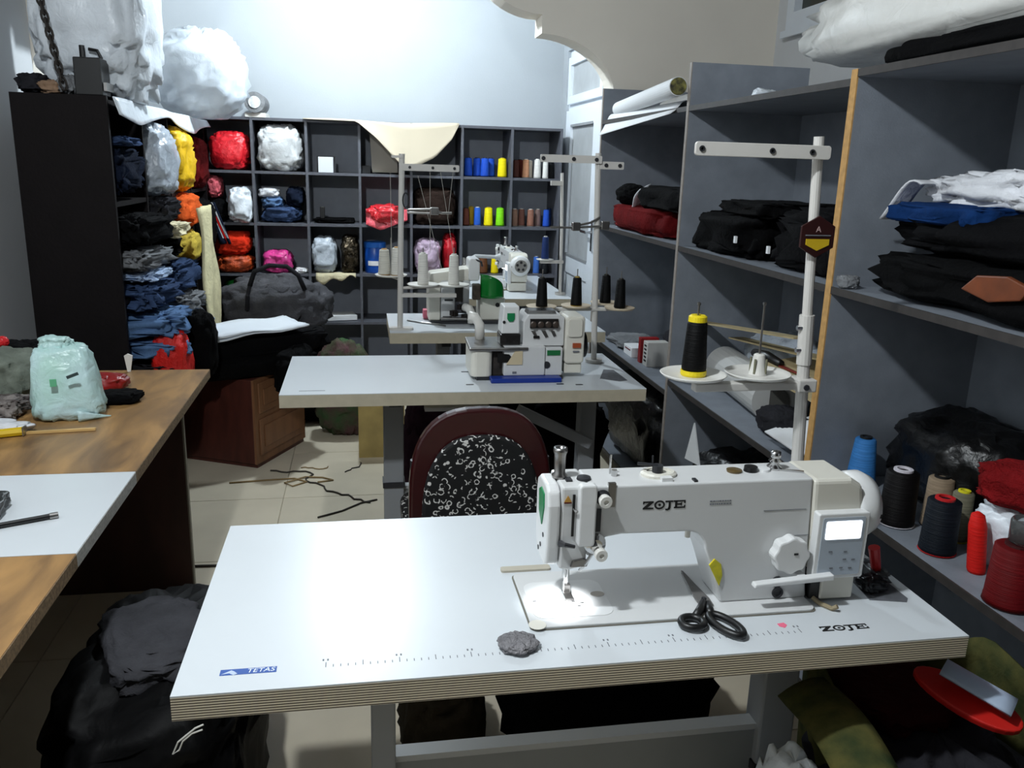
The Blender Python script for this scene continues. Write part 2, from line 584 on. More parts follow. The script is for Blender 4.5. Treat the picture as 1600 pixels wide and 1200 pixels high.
# ================================================================== CUBBY SHELVES ON THE BACK WALL
CX = [-0.971 + 0.322 * i for i in range(8)]
CZ = [0.125 + 0.315 * i for i in range(6)]
CY0, CY1 = 5.50, 5.85
u = thing('cubby_shelves', 'charcoal grid of cubby shelves along the white back wall', 'shelving', (0.15, 5.68, 0))
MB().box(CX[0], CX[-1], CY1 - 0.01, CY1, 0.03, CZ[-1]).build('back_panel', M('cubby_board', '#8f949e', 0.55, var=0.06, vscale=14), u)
MB().box(CX[0], CX[-1], CY0 + 0.03, CY0 + 0.05, 0, CZ[0] - 0.016).build('plinth', panel_d, u)
div_m = M('cubby_edge', '#53555d', 0.5, var=0.1, vscale=30)
for i, x in enumerate(CX):
    MB().box(x - 0.008, x + 0.008, CY0, CY1 - 0.01, 0, CZ[-1]).build('divider', div_m if i not in (0,) else panel_d, u)
for j, z in enumerate(CZ):
    for i in range(7):
        MB().box(CX[i] + 0.008, CX[i + 1] - 0.008, CY0 + 0.004, CY1 - 0.01, z - 0.016, z).build('shelf', div_m, u)

# ================================================================== LEFT SHELVING FULL OF CLOTHES
LX0, LX1 = -1.25, -0.92
LY = [3.47, 3.97, 4.47, 4.97, 5.46]
LZ = [0.10, 0.50, 0.90, 1.28, 1.655]
v = thing('clothes_shelving', 'dark brown shelving packed with folded clothes beside the cutting table', 'shelving', (-1.08, 4.46, 0))
MB().box(LX0, LX0 + 0.012, LY[0] + 0.02, LY[-1], 0, LZ[-1]).build('back_panel', panel_d, v)
for i, y in enumerate(LY):
    MB().box(LX0 if i == 0 else LX0 + 0.012, LX1, y, y + 0.02, 0, LZ[-1] + (0.012 if i == 0 else 0)).build('side_panel' if i in (0, 4) else 'divider', panel_d, v)
for j, z in enumerate(LZ):
    for i in range(4):
        MB().box(LX0 + 0.012, LX1 - 0.004, LY[i] + 0.02, LY[i + 1], z - 0.018, z).build('shelf', panel_d, v)

# ================================================================== SEWING TABLES
def ply_material():
    m = bpy.data.materials.new('plywood_layers')
    m.use_nodes = True
    nt = m.node_tree
    b = nt.nodes['Principled BSDF']
    b.inputs['Roughness'].default_value = 0.7
    tc = nt.nodes.new('ShaderNodeTexCoord')
    sx = nt.nodes.new('ShaderNodeSeparateXYZ')
    nt.links.new(tc.outputs['Object'], sx.inputs[0])
    mu = nt.nodes.new('ShaderNodeMath')
    mu.operation = 'MULTIPLY'
    mu.inputs[1].default_value = 1 / 0.0040
    nt.links.new(sx.outputs['Z'], mu.inputs[0])
    fr = nt.nodes.new('ShaderNodeMath')
    fr.operation = 'FRACT'
    nt.links.new(mu.outputs[0], fr.inputs[0])
    ns = nt.nodes.new('ShaderNodeTexNoise')
    ns.inputs['Scale'].default_value = 9
    nt.links.new(tc.outputs['Object'], ns.inputs['Vector'])
    ad = nt.nodes.new('ShaderNodeMath')
    ad.operation = 'MULTIPLY_ADD'
    ad.inputs[1].default_value = 0.08
    nt.links.new(ns.outputs['Fac'], ad.inputs[0])
    nt.links.new(fr.outputs[0], ad.inputs[2])
    r = nt.nodes.new('ShaderNodeValToRGB')
    e = r.color_ramp.elements
    e[0].position = 0.0
    e[0].color = lin('#e6dcc4')
    e[1].position = 0.60
    e[1].color = lin('#e0d5ba')
    x = r.color_ramp.elements.new(0.68)
    x.color = lin('#4a3a2e')
    x = r.color_ramp.elements.new(1.0)
    x.color = lin('#3d3028')
    nt.links.new(ad.outputs[0], r.inputs['Fac'])
    nt.links.new(r.outputs['Color'], b.inputs['Base Color'])
    return m
ply = ply_material()

def table_frame(t, xl, xr, yc, y0, y1, ztop, lw=0.042, rw=0.07, panel_z=(0.20, 0.44)):
    for k, (xc, wd) in enumerate(((xl, lw), (xr, rw))):
        lg = MB().box(xc - wd / 2, xc + wd / 2, yc - 0.03, yc + 0.03, 0.05, ztop - 0.03).build('leg', steel_grey, t, bevel=0.004)
        MB().box(xc - wd / 2 - 0.004, xc + wd / 2 + 0.004, yc - 0.034, yc + 0.034, 0.34, 0.36).build('clamp', steel_dark, lg)
        MB().box(xc - 0.03, xc + 0.03, y0 + 0.04, y1 - 0.04, 0.02, 0.05).build('foot', steel_grey, t, bevel=0.004)
        MB().box(xc - 0.02, xc + 0.02, y0 + 0.05, y1 - 0.05, ztop - 0.03, ztop).build('bracket', steel_dark, t)
        for yy in (y0 + 0.07, y1 - 0.07):
            MB().cyl((xc, yy, 0.0), (xc, yy, 0.02), 0.018, n=12).build('foot_pad', black, t)
    MB().box(xl + lw / 2, xr - rw / 2, yc - 0.012, yc + 0.012, panel_z[0], panel_z[1] - 0.012).build('cross_panel', M('cross_panel_grey', '#7d7f80', 0.5, var=0.06), t)
    MB().box(xl + lw / 2, xr - rw / 2, yc - 0.016, yc + 0.016, panel_z[1] - 0.012, panel_z[1]).build('cross_rail', M('rail_light', '#a9abad', 0.4), t)
    # treadle plate on its bar near the floor
    MB().cyl((xl + lw / 2, yc, 0.09), (xr - rw / 2, yc, 0.09), 0.012, n=8).build('treadle_bar', steel_dark, t)
    MB().cbox(((xl + xr) / 2 + 0.05, yc - 0.02, 0.11), (0.28, 0.24, 0.012), rx=0.15).build('treadle', steel_dark, t)

def sewing_table(name, label, x0, x1, y0, y1, th, core_mat, frame, zt=0.76):
    t = thing(name, label, 'sewing table', ((x0 + x1) / 2, (y0 + y1) / 2, 0))
    MB().box(x0, x1, y0, y1, zt - 0.0025, zt).build('laminate', laminate, t)
    MB().box(x0, x1, y0, y1, zt - th, zt - 0.0025).build('core', core_mat, t)
    frame(t, zt - th)
    return t

T1 = sewing_table('sewing_table', 'white sewing table with striped plywood edge and a printed ruler', -0.262, 0.939, 1.040, 1.592, 0.038, ply,
                  lambda t, z: table_frame(t, 0.024, 0.765, 1.30, 1.05, 1.58, z))
T2 = sewing_table('sewing_table', 'white sewing table with plain beige edge carrying the overlock machine', -0.257, 0.92, 2.56, 3.095, 0.042, edge_beige,
                  lambda t, z: table_frame(t, 0.10, 0.80, 2.85, 2.60, 3.06, z, 0.07, 0.06, (0.24, 0.34)))
T3 = sewing_table('sewing_table', 'white sewing table under the machine with the green eye guard', 0.112, 1.06, 3.53, 4.005, 0.048, edge_beige,
                  lambda t, z: table_frame(t, 0.36, 0.88, 3.77, 3.55, 3.98, z, 0.06, 0.06, (0.24, 0.34)))
T4 = sewing_table('sewing_table', 'white sewing table standing end on beside the white door', 0.56, 1.14, 4.46, 5.44, 0.04, edge_beige,
                  lambda t, z: table_frame(t, 0.68, 1.02, 4.95, 4.50, 5.40, z, 0.06, 0.06, (0.24, 0.34)))

# ---- prints on the front table: ruler ticks, maker's mark, supplier's mark
mb = MB()
rnd = random.Random(4)
nt_ = 0
x = -0.06
while x < 0.68:
    big = nt_ % 5 == 0
    yc = 1.083
    mb.box(x - 0.0006, x + 0.0006, yc, yc + (0.012 if big else 0.006), 0.76, 0.7603)
    if big and nt_ % 10 == 0:
        for q in (-0.004, 0.0025):
            mb.box(x + q - 0.0012, x + q + 0.0012, yc + 0.016, yc + 0.0205, 0.76, 0.7603)
    x += 0.0105
    nt_ += 1
mb.build('ruler_print', print_grey, T1)
def logo_zoje(parent, T, h, mat, name='maker_mark'):
    """slab letters Z O J E in the plane x-y of T, height h, centred"""
    m = MB()
    s = h
    def bar(x0, x1, y0, y1):
        m.box(x0 * s, x1 * s, y0 * s, y1 * s, 0, 0.0005, T)
    def poly(p):
        m.prism([(a * s, b * s) for a, b in p], 0, 0.0005, 'z', T)
    o = -3.0
    bar(o, o + 1.3, 0.30, 0.5); bar(o, o + 1.3, -0.5, -0.30)
    poly([(o + 0.72, 0.30), (o + 1.25, 0.30), (o + 0.55, -0.30), (o + 0.02, -0.30)])
    bar(o, o + 0.14, 0.15, 0.5)
    oc = o + 2.05
    n = 24
    ring_o = [(oc + 0.66 * math.cos(2 * PI * i / n), 0.56 * math.sin(2 * PI * i / n)) for i in range(n)]
    ring_i = [(oc + 0.44 * math.cos(2 * PI * i / n), 0.36 * math.sin(2 * PI * i / n)) for i in range(n)]
    for i in range(n):
        j = (i + 1) % n
        poly([ring_o[i], ring_o[j], ring_i[j], ring_i[i]])
    poly([(oc + 0.17 * math.cos(2 * PI * i / 12), 0.15 * math.sin(2 * PI * i / 12)) for i in range(12)])
    p = o + 2.75
    bar(p, p + 0.95, 0.30, 0.5)
    bar(p + 0.42, p + 0.68, -0.45, 0.30)
    poly([(p + 0.42, -0.30), (p + 0.68, -0.30), (p + 0.62, -0.62), (p + 0.30, -0.74), (p + 0.05, -0.68), (p + 0.05, -0.50), (p + 0.32, -0.52)])
    e = o + 3.75
    bar(e + 0.22, e + 0.50, -0.5, 0.5)
    bar(e, e + 1.5, 0.32, 0.5); bar(e + 0.1, e + 1.5, -0.5, -0.32)
    bar(e + 0.5, e + 1.05, -0.08, 0.10); bar(e + 1.34, e + 1.5, 0.10, 0.5); bar(e + 1.34, e + 1.5, -0.5, -0.12)
    bar(e + 0.95, e + 1.07, -0.18, 0.2)
    return m.build(name, mat, parent)
logo_zoje(T1, at((0.757, 1.088, 0.7601)) @ Matrix.Scale(0.9, 4, (0, 1, 0)), 0.0155, print_black)
lg = MB().box(-0.205, -0.128, 1.080, 1.094, 0.76, 0.7604).build('supplier_print', M('print_blue', '#2f55a0', 0.5), T1)
text_mesh('supplier_lettering', 'TETAS', 0.0135, at((-0.150, 1.0868, 0.7605)), M('print_white', '#e8eef6', 0.5), lg, shear=0.2, depth=0.0003)
MB().prism([(-0.203, 1.082), (-0.190, 1.091), (-0.186, 1.088), (-0.181, 1.082), (-0.186, 1.079), (-0.192, 1.084)], 0.7604, 0.7608, 'z').build('supplier_swash', M('print_pale', '#b9c7dd', 0.5), lg)
# cut-out pocket at the rear right corner of the front table
MB().prism([(0.845, 1.165), (0.905, 1.150), (0.915, 1.162), (0.915, 1.30), (0.86, 1.30)], 0.7600, 0.7606, 'z').build('parts_pocket', M('pocket_grey', '#5f6166', 0.5, var=0.2, vscale=60), T1)
MB().cyl((0.640, 1.0985, 0.76), (0.640, 1.0985, 0.761), 0.0001, n=6)
MB().prism([(0.648, 1.112), (0.660, 1.114), (0.662, 1.106), (0.655, 1.099), (0.648, 1.104)], 0.7601, 0.7606, 'z').build('pink_sticker', M('pink_print', '#ef6f8d', 0.6), T1)
# slots and pocket on the second table
mb = MB()
for p in ((0.347, 2.824, 0.760), (0.343, 2.648, 0.760), (0.645, 2.637, 0.760), (0.708, 2.625, 0.760)):
    mb.prism(rounded(p[0] - 0.013, p[0] + 0.013, p[1] - 0.006, p[1] + 0.006, 0.005), 0.7600, 0.7606, 'z')
mb.build('slot', black, T2)
MB().prism([(0.80, 2.70), (0.86, 2.66), (0.89, 2.67), (0.885, 2.82), (0.85, 2.83)], 0.7600, 0.7606, 'z').build('parts_pocket', M('pocket_grey', '#5f6166'), T2)
MB().box(-0.20, -0.12, 2.60, 2.604, 0.7600, 0.7604).build('supplier_print', print_grey, T2)

# ================================================================== CUTTING TABLE ON THE LEFT
def wood_material():
    m = bpy.data.materials.new('oak_laminate')
    m.use_nodes = True
    nt = m.node_tree
    b = nt.nodes['Principled BSDF']
    b.inputs['Roughness'].default_value = 0.42
    tc = nt.nodes.new('ShaderNodeTexCoord')
    mp = nt.nodes.new('ShaderNodeMapping')
    mp.inputs['Scale'].default_value = (5.0, 1.4, 1.0)
    mp.inputs['Rotation'].default_value = (0, 0, 0.12)
    nt.links.new(tc.outputs['Object'], mp.inputs['Vector'])
    n = nt.nodes.new('ShaderNodeTexNoise')
    n.inputs['Scale'].default_value = 2.6
    n.inputs['Detail'].default_value = 8
    n.inputs['Distortion'].default_value = 0.9
    nt.links.new(mp.outputs['Vector'], n.inputs['Vector'])
    r = nt.nodes.new('ShaderNodeValToRGB')
    r.color_ramp.elements[0].position = 0.30
    r.color_ramp.elements[0].color = lin('#6f5437')
    r.color_ramp.elements[1].position = 0.66
    r.color_ramp.elements[1].color = lin('#a9814f')
    nt.links.new(n.outputs['Fac'], r.inputs['Fac'])
    nt.links.new(r.outputs['Color'], b.inputs['Base Color'])
    return m
oak = wood_material()
chip = M('chipboard_edge', '#8c755a', 0.8, var=0.35, vscale=160)
chip_w = M('white_board_edge', '#b9b8b4', 0.7, var=0.2, vscale=160)
brown = M('brown_veneer', '#3a211b', 0.5, var=0.25, vscale=5, stretch=(3, 3, 1))
LT = thing('cutting_table', 'long wood grain cutting table with a white board set into its top', 'table', (-0.97, 1.75, 0))
for y0, y1, m, e in ((0.40, 1.520, oak, chip), (1.522, 1.947, laminate, chip_w), (1.949, 2.95, oak, chip)):
    MB().box(-1.40, -0.524, y0, y1, 0.7485, 0.75).build('table_top', m, LT)
    MB().box(-1.40, -0.523, y0, y1, 0.722, 0.7485).build('board_core', e, LT)
for y in (2.80, 1.05):
    MB().box(-1.38, -0.597, y, y + 0.022, 0, 0.722).build('leg_panel', brown, LT)
    MB().box(-0.597, -0.592, y, y + 0.022, 0, 0.722).build('edge_strip', M('pale_edge', '#7f7a70', 0.6), LT)
MB().box(-1.40, -1.38, 0.56, 2.94, 0.25, 0.722).build('rear_panel', brown, LT)

# ================================================================== LOCKSTITCH MACHINE
def lockstitch(name, label):
    t = thing(name, label, 'sewing machine', (0.50, 1.23, 0.76))
    # bed plate let into the table top, with its dark seam
    MB().prism(rounded(0.250, 0.735, 1.139, 1.325, 0.012), 0.7602, 0.7612, 'z').build('bed_gasket', M('gasket', '#6d6a60', 0.8), t)
    MB().prism(rounded(0.2525, 0.7325, 1.1415, 1.3225, 0.011), 0.7606, 0.7645, 'z').build('bed', enamel, t, bevel=0.001)
    MB().prism(rounded(0.262, 0.395, 1.165, 1.285, 0.02), 0.7645, 0.7652, 'z').build('slide_plate', enamel3, t)
    MB().prism([(0.382 + 0.012 * math.cos(a * PI / 8), 1.232 + 0.009 * math.sin(a * PI / 8)) for a in range(16)], 0.7645, 0.7662, 'z').build('bed_button', chrome, t)
    mb = MB()
    for p in ((0.272, 1.222), (0.336, 1.213), (0.349, 1.207), (0.342, 1.198)):
        mb.box(p[0] - 0.003, p[0] + 0.003, p[1] - 0.0012, p[1] + 0.0012, 0.7652, 0.7656)
    mb.build('screw_slot', print_black, t)
    MB().prism(rounded(0.235, 0.325, 1.335, 1.352, 0.005), 0.760, 0.764, 'z').build('rear_flap', M('flap_beige', '#b3ac9c', 0.6), t)
    MB().cyl((0.262, 1.149, 0.7645), (0.262, 1.149, 0.7655), 0.014, n=20).build('corner_button', enamel2, t)
    # arm and standard in one casting
    prof = [(0.345, 0.980), (0.722, 0.980), (0.730, 0.80), (0.735, 0.7645), (0.580, 0.7645), (0.572, 0.79), (0.558, 0.83), (0.545, 0.862)]
    for i in range(1, 7):
        a = PI / 2 * i / 6
        prof.append((0.545 - 0.034 * (1 - math.cos(a)), 0.862 + 0.034 * math.sin(a)))
    prof += [(0.40, 0.897), (0.375, 0.893), (0.362, 0.880), (0.352, 0.862), (0.345, 0.862)]
    arm = MB().prism(prof, 1.181, 1.262, 'y').build('arm', enamel, t, bevel=0.007, seg=3)
    # head with face plate
    hp = [(0.345, 0.855), (0.345, 0.980), (0.300, 0.980), (0.300, 0.842), (0.315, 0.838), (0.335, 0.842)]
    head = MB().prism(hp, 1.182, 1.266, 'y').build('head', enamel, t, bevel=0.004)
    fp = [(1.184, 0.850), (1.180, 0.880), (1.179, 0.950), (1.186, 0.972), (1.200, 0.980), (1.246, 0.980), (1.262, 0.970), (1.267, 0.95), (1.264, 0.875), (1.250, 0.846), (1.200, 0.843)]
    plate = MB().prism(fp, 0.278, 0.299, 'x').build('face_plate', enamel3, t, bevel=0.005, seg=3)
    MB().prism([(1.202, 0.940), (1.204, 0.962), (1.226, 0.966), (1.240, 0.958), (1.236, 0.922), (1.215, 0.905)], 0.2760, 0.2785, 'x').build('green_badge', M('badge_green', '#0f7a48', 0.35), plate, bevel=0.001)
    mb = MB()
    for y_, z_ in ((1.205, 0.892), (1.222, 0.868), (1.236, 0.856)):
        mb.lathe([(0.004, 0), (0.004, 0.0015)], 10, at((0.2785, y_, z_), Matrix.Rotation(-PI / 2, 4, 'Y')))
    mb.build('screw', steel_dark, plate)
    MB().box(0.3175, 0.3215, 1.1800, 1.1822, 0.898, 0.968).build('lever_slot', black, head)
    tri = MB().prism([(0.304, 0.956), (0.316, 0.956), (0.310, 0.967)], 1.1808, 1.1818, 'y').build('warning_label', M('label_amber', '#b98a3a', 0.5), head)
    MB().box(0.304, 0.316, 1.1807, 1.1818, 0.9535, 0.9555).build('warning_line', M('label_red', '#5a1a14', 0.5), tri)
    MB().prism(rounded(0.325, 0.353, 0.885, 0.988, 0.006), 1.166, 1.183, 'y').build('lever_guard', enamel3, head, bevel=0.003)
    MB().tube([(0.3195, 1.178, 0.945), (0.3195, 1.170, 0.946), (0.3215, 1.165, 0.946)], 0.0022, 6).build('take_up_lever', chrome, head)
    # tension assemblies
    for nm, p, r, dk in (('tension_dial', (0.365, 1.183, 0.962), 0.012, False), ('tension_dial', (0.357, 1.183, 0.884), 0.017, True)):
        k = MB().lathe([(r, 0), (r * 1.05, 0.003), (r * 0.6, 0.006), (r * 0.95, 0.009), (r * 0.6, 0.012)], 20, at(p, AX_Y)).build(nm, chrome if dk else steel_dark, t)
        q = (p[0] + (0.006 if dk else 0.0), p[1] - 0.012, p[2] - (0.012 if dk else 0))
        MB().lathe([(0.0095, 0), (0.0105, 0.010), (0.0095, 0.013), (0.004, 0.013), (0.004, 0.010), (0.0, 0.010)], 16, at(q, AX_Y)).build('knob', white_pl, k)
    MB().box(0.374, 0.386, 1.180, 1.186, 0.945, 0.985).build('thread_plate', brushed, t)
    MB().box(0.356, 0.364, 1.178, 1.186, 0.905, 0.943).build('spring_strip', steel_dark, t)
    MB().tube([(0.300, 1.180, 0.887), (0.306, 1.172, 0.888), (0.322, 1.172, 0.884)], [0.006, 0.004, 0.003], 8).build('thread_guide', steel_dark, t)
    MB().tube([(0.335, 1.178, 0.888), (0.352, 1.172, 0.887), (0.357, 1.172, 0.889)], [0.003, 0.005, 0.0055], 8).build('thread_guide', steel_dark, t)
    MB().prism([(0.318, 0.846), (0.345, 0.846), (0.348, 0.856), (0.338, 0.860), (0.322, 0.857)], 1.176, 1.182, 'y').build('finger_guard', brushed, t, bevel=0.001)
    MB().tube([(0.352, 1.176, 0.868), (0.342, 1.178, 0.850), (0.336, 1.185, 0.836)], 0.003, 8).build('lifter_lever', chrome, t)
    # needle bar, clamp, presser foot
    MB().cyl((0.324, 1.235, 0.85), (0.324, 1.235, 0.800), 0.0042, n=12).cyl((0.324, 1.235, 0.826), (0.324, 1.235, 0.817), 0.0075, n=12).build('needle_bar', chrome, t)
    MB().cyl((0.324, 1.235, 0.80), (0.324, 1.235, 0.766), 0.0009, n=6).build('needle', chrome, t)
    MB().cyl((0.330, 1.243, 0.85), (0.330, 1.243, 0.780), 0.0045, n=12).build('presser_bar', chrome, t)
    MB().box(0.322, 0.338, 1.215, 1.247, 0.7655, 0.769).box(0.3245, 0.3355, 1.235, 1.249, 0.769, 0.784).build('presser_foot', brushed, t, bevel=0.001)
    # stitch length dial
    n = 48
    pts = []
    for i in range(n):
        a = 2 * PI * i / n
        r = 0.031 + 0.0016 * math.cos(8 * a)
        pts.append((0.688 + r * math.cos(a), 0.853 + r * math.sin(a)))
    dial = MB().prism(pts, 1.158, 1.1805, 'y').build('stitch_dial', enamel3, t, bevel=0.003)
    MB().box(0.690, 0.697, 1.1568, 1.1582, 0.856, 0.859).build('dial_mark', print_black, dial)
    lv = MB().prism([(0.620, 0.806), (0.760, 0.812), (0.760, 0.822), (0.622, 0.813)], 1.145, 1.160, 'y').box(0.700, 0.716, 1.158, 1.182, 0.811, 0.819)
    lv.build('reverse_lever', enamel3, t, bevel=0.002)
    for p in ((0.678, 1.1812, 0.797), (0.681, 1.1812, 0.777)):
        MB().lathe([(0.010, 0), (0.010, 0.003), (0.007, 0.003), (0.007, 0.001), (0, 0.001)], 18, at(p, AX_Y)).build('oil_port', steel_dark, t)
    MB().prism([(0.574, 0.797), (0.578, 0.815), (0.574, 0.836), (0.562, 0.846), (0.5535, 0.835)], 1.1785, 1.1815, 'y').build('yellow_label', M('label_yellow', '#e3d21e', 0.5, color2='#b9b423', vscale=60), t)
    # little pin under the arm
    MB().cyl((0.520, 1.20, 0.897), (0.520, 1.20, 0.878), 0.0045, n=10).build('arm_pin', enamel2, t)
    # motor housing, wheel cover, control panel
    MB().prism([(0.722, 0.978), (0.790, 0.978), (0.812, 0.965), (0.818, 0.93), (0.815, 0.83), (0.806, 0.815), (0.731, 0.815)], 1.178, 1.276, 'y').build('motor_housing', enamel2, t, bevel=0.008, seg=3)
    wh = MB().lathe([(0.052, 0.0), (0.057, 0.006), (0.058, 0.026), (0.050, 0.042), (0.030, 0.048), (0.0, 0.049)], 32, at((0.812, 1.228, 0.912), AX_X)).build('wheel_cover', enamel3, t, smooth=True)
    MB().box(0.845, 0.853, 1.176, 1.184, 0.905, 0.912).build('cover_mark', print_black, wh)
    vd = MB().lathe([(0.036, 0.0), (0.036, 0.003), (0.0, 0.004)], 24, at((0.8585, 1.228, 0.912), AX_X)).build('vent_disc', M('vent_grey', '#8d8b86', 0.5), wh)
    for k in range(5):
        an = 2 * PI * k / 5 + 0.3
        MB().lathe([(0.008, 0.0), (0.008, 0.0012), (0, 0.0012)], 10, at((0.8617, 1.228 + 0.022 * math.cos(an), 0.912 + 0.022 * math.sin(an)), AX_X)).build('vent_hole', steel_dark, wh)
    cp = MB().prism(rounded(0.728, 0.820, 0.808, 0.925, 0.004), 1.160, 1.179, 'y').build('control_panel', enamel3, t, bevel=0.002)
    MB().prism(rounded(0.736, 0.812, 0.815, 0.918, 0.003), 1.1590, 1.1602, 'y').build('panel_film', M('film_grey', '#a8b2bd', 0.35), cp)
    MB().prism(rounded(0.742, 0.806, 0.880, 0.912, 0.003), 1.1578, 1.1592, 'y').build('screen', screen_m, cp)
    for x_, z_ in ((0.755, 0.858), (0.782, 0.857), (0.782, 0.843), (0.798, 0.842), (0.760, 0.828), (0.778, 0.828), (0.794, 0.827)):
        MB().box(x_ - 0.003, x_ + 0.003, 1.1582, 1.1592, z_ - 0.0012, z_ + 0.0012).build('panel_button', print_grey, cp)
    MB().box(0.7525, 0.812, 1.168, 1.27, 0.7655, 0.812).build('motor_base', enamel2, t, bevel=0.003)
    MB().box(0.7355, 0.752, 1.172, 1.26, 0.766, 0.814).build('motor_gap', black, t)
    MB().tube([(0.742, 1.172, 0.768), (0.748, 1.160, 0.764), (0.760, 1.140, 0.764), (0.766, 1.135, 0.770)], 0.004, 8).build('knee_bracket', M('brass_dull', '#8f8266', 0.5), t)
    # fittings on top of the arm
    p = MB().lathe([(0.012, 0), (0.013, 0.004), (0.009, 0.008), (0.0095, 0.038), (0.0115, 0.044), (0.011, 0.050), (0.006, 0.050), (0.006, 0.044), (0, 0.044)], 18, at((0.306, 1.228, 0.98))).build('spool_post', brushed, t, smooth=True)
    MB().lathe([(0.012, 0), (0.011, 0.004), (0.0, 0.005)], 18, at((0.343, 1.215, 0.98))).build('screw_cap', steel_dark, t)
    MB().box(0.312, 0.322, 1.205, 1.22, 0.98, 0.983).build('oil_hole', steel_dark, t)
    MB().cyl((0.392, 1.235, 0.98), (0.392, 1.235, 1.012), 0.0018, n=8).cyl((0.396, 1.225, 0.98), (0.396, 1.225, 0.99), 0.005, n=10).build('thread_pin', chrome, t)
    w = MB().lathe([(0.030, 0), (0.030, 0.004), (0.026, 0.007), (0.02, 0.007), (0.02, 0.005), (0, 0.005)], 24, at((0.470, 1.222, 0.98)) @ Matrix.Scale(0.75, 4, (0, 1, 0))).build('oil_gauge', enamel2, t)
    MB().cyl((0.468, 1.222, 0.985), (0.468, 1.222, 0.997), 0.009, n=14).cyl((0.468, 1.222, 0.996), (0.436, 1.230, 0.998), 0.003, n=8).cyl((0.462, 1.23, 0.996), (0.462, 1.232, 1.010), 0.0015, n=6).build('bobbin_winder', steel_dark, w)
    MB().cbox((0.474, 1.196, 0.983), (0.018, 0.012, 0.006)).build('winder_catch', enamel3, w)
    MB().lathe([(0.013, 0), (0.013, 0.003), (0, 0.004)], 18, at((0.603, 1.225, 0.98))).build('oil_window', M('amber_glass', '#5a4a2a', 0.15), t)
    MB().lathe([(0.012, 0), (0.011, 0.008), (0, 0.009)], 18, at((0.632, 1.225, 0.98))).build('oil_cap', black, t)
    MB().lathe([(0.011, 0), (0.010, 0.004), (0, 0.005)], 18, at((0.656, 1.225, 0.98))).build('cap', enamel3, t)
    MB().lathe([(0.012, 0), (0.013, 0.004), (0.006, 0.010), (0.011, 0.014), (0.006, 0.018), (0.009, 0.022), (0.0085, 0.030), (0, 0.032)], 16, at((0.678, 1.232, 0.98))).build('winder_spindle', chrome, t, smooth=True)
    MB().cbox((0.700, 1.215, 0.9815), (0.04, 0.006, 0.003), rz=-0.4).build('wiper', chrome, t)
    MB().cbox((0.520, 1.190, 0.981), (0.006, 0.012, 0.004)).build('arm_hook', steel_dark, t)
    logo_zoje(t, at((0.473, 1.1809, 0.945), AX_Y), 0.0135, print_black)
    mb = MB()
    rr = random.Random(2)
    for z_ in (0.9475, 0.9425):
        x_ = 0.545
        while x_ < 0.580:
            w_ = rr.uniform(0.0015, 0.004)
            mb.box(x_, x_ + w_, 1.1803, 1.1812, z_ - 0.001, z_ + 0.001)
            x_ += w_ + 0.0012
    mb.build('model_print', print_grey, t)
    # seam lines of the side cover
    mb = MB().box(0.640, 0.715, 1.1803, 1.1812, 0.9265, 0.9272).box(0.700, 0.726, 1.1803, 1.1812, 0.880, 0.8807)
    mb.build('cover_seam', print_grey, t)
    MB().lathe([(0.0, -0.002), (0.005, -0.002), (0.006, 0.002), (0.006, 0.004)], 12, at((0.318, 1.215, 0.838))).build('needle_lamp', M('led', '#ffffff', 0.4, emit=12.0), t)
    return t
lock1 = lockstitch('sewing_machine', 'white lockstitch sewing machine with lit screen and black lettering on its arm')
ld = bpy.data.lights.new('needle_light', 'SPOT')
ld.energy = 0.9
ld.spot_size = math.radians(95)
ld.spot_blend = 0.7
ld.shadow_soft_size = 0.004
ld.color = (0.95, 0.98, 1)
lo = bpy.data.objects.new('needle_light', ld)
COL.objects.link(lo)
lo.parent = lock1
lo.location = Vector((0.318, 1.212, 0.834)) - BASE[lock1.name]
lo.rotation_euler = (0.0, 0.05, 0)
# the same make of machine end on to the camera on the table by the door
lock4 = copy_tree(lock1)
lock4.location = (0.885, 5.02, 0.76)
lock4.rotation_euler = (0, 0, -PI / 2)
lock4['label'] = 'white lockstitch machine seen from its wheel end on the table by the door'
for ch in list(lock4.children):
    if ch.type == 'LIGHT':
        bpy.data.objects.remove(ch)

# ================================================================== THREAD CONES AND STANDS
def cone_parts(t, p, h, rb, rt, m_thread, m_core, flange=True):
    x, y, z = p
    a = MB().lathe([(rb * 0.93, 0.0), (rb, 0.02 * h), (rb, 0.08 * h), (rb * 0.98, 0.10 * h), (rt * 1.02, 0.93 * h), (rt * 0.9, 0.955 * h), (rt * 0.55, 0.965 * h)], 22,
                   at((x, y, z + (0.03 * h if flange else 0)))).build('thread', m_thread, t, smooth=True)
    pr = [(rb * 0.9, 0.0), (rb * 1.03, 0.004), (rb * 1.0, 0.03 * h)] if flange else [(rt * 0.6, 0.0)]
    pr += [(rt * 0.5, 0.06 * h), (rt * 0.5, 0.94 * h), (rt * 0.62, 0.975 * h), (rt * 0.60, 1.03 * h), (rt * 0.40, 1.035 * h), (rt * 0.38, 0.98 * h), (0, 0.98 * h)]
    mb = MB().lathe(pr, 20, at((x, y, z)))
    mb.build('core', m_core, t)
CONE_N = 0
def thread_mat(c):
    return M('thread_' + c, c, 0.6, var=0.18, vscale=30, stretch=(0.3, 0.3, 14), bump=0.25, bscale=25, spec=0.15)
def cone(p, h, rb, rt, color, core, label, group=None, name='thread_cone'):
    t = thing(name, label, 'thread cone', p, group)
    cone_parts(t, p, h, rb, rt, thread_mat(color), M('core_' + core, core, 0.5))
    return t

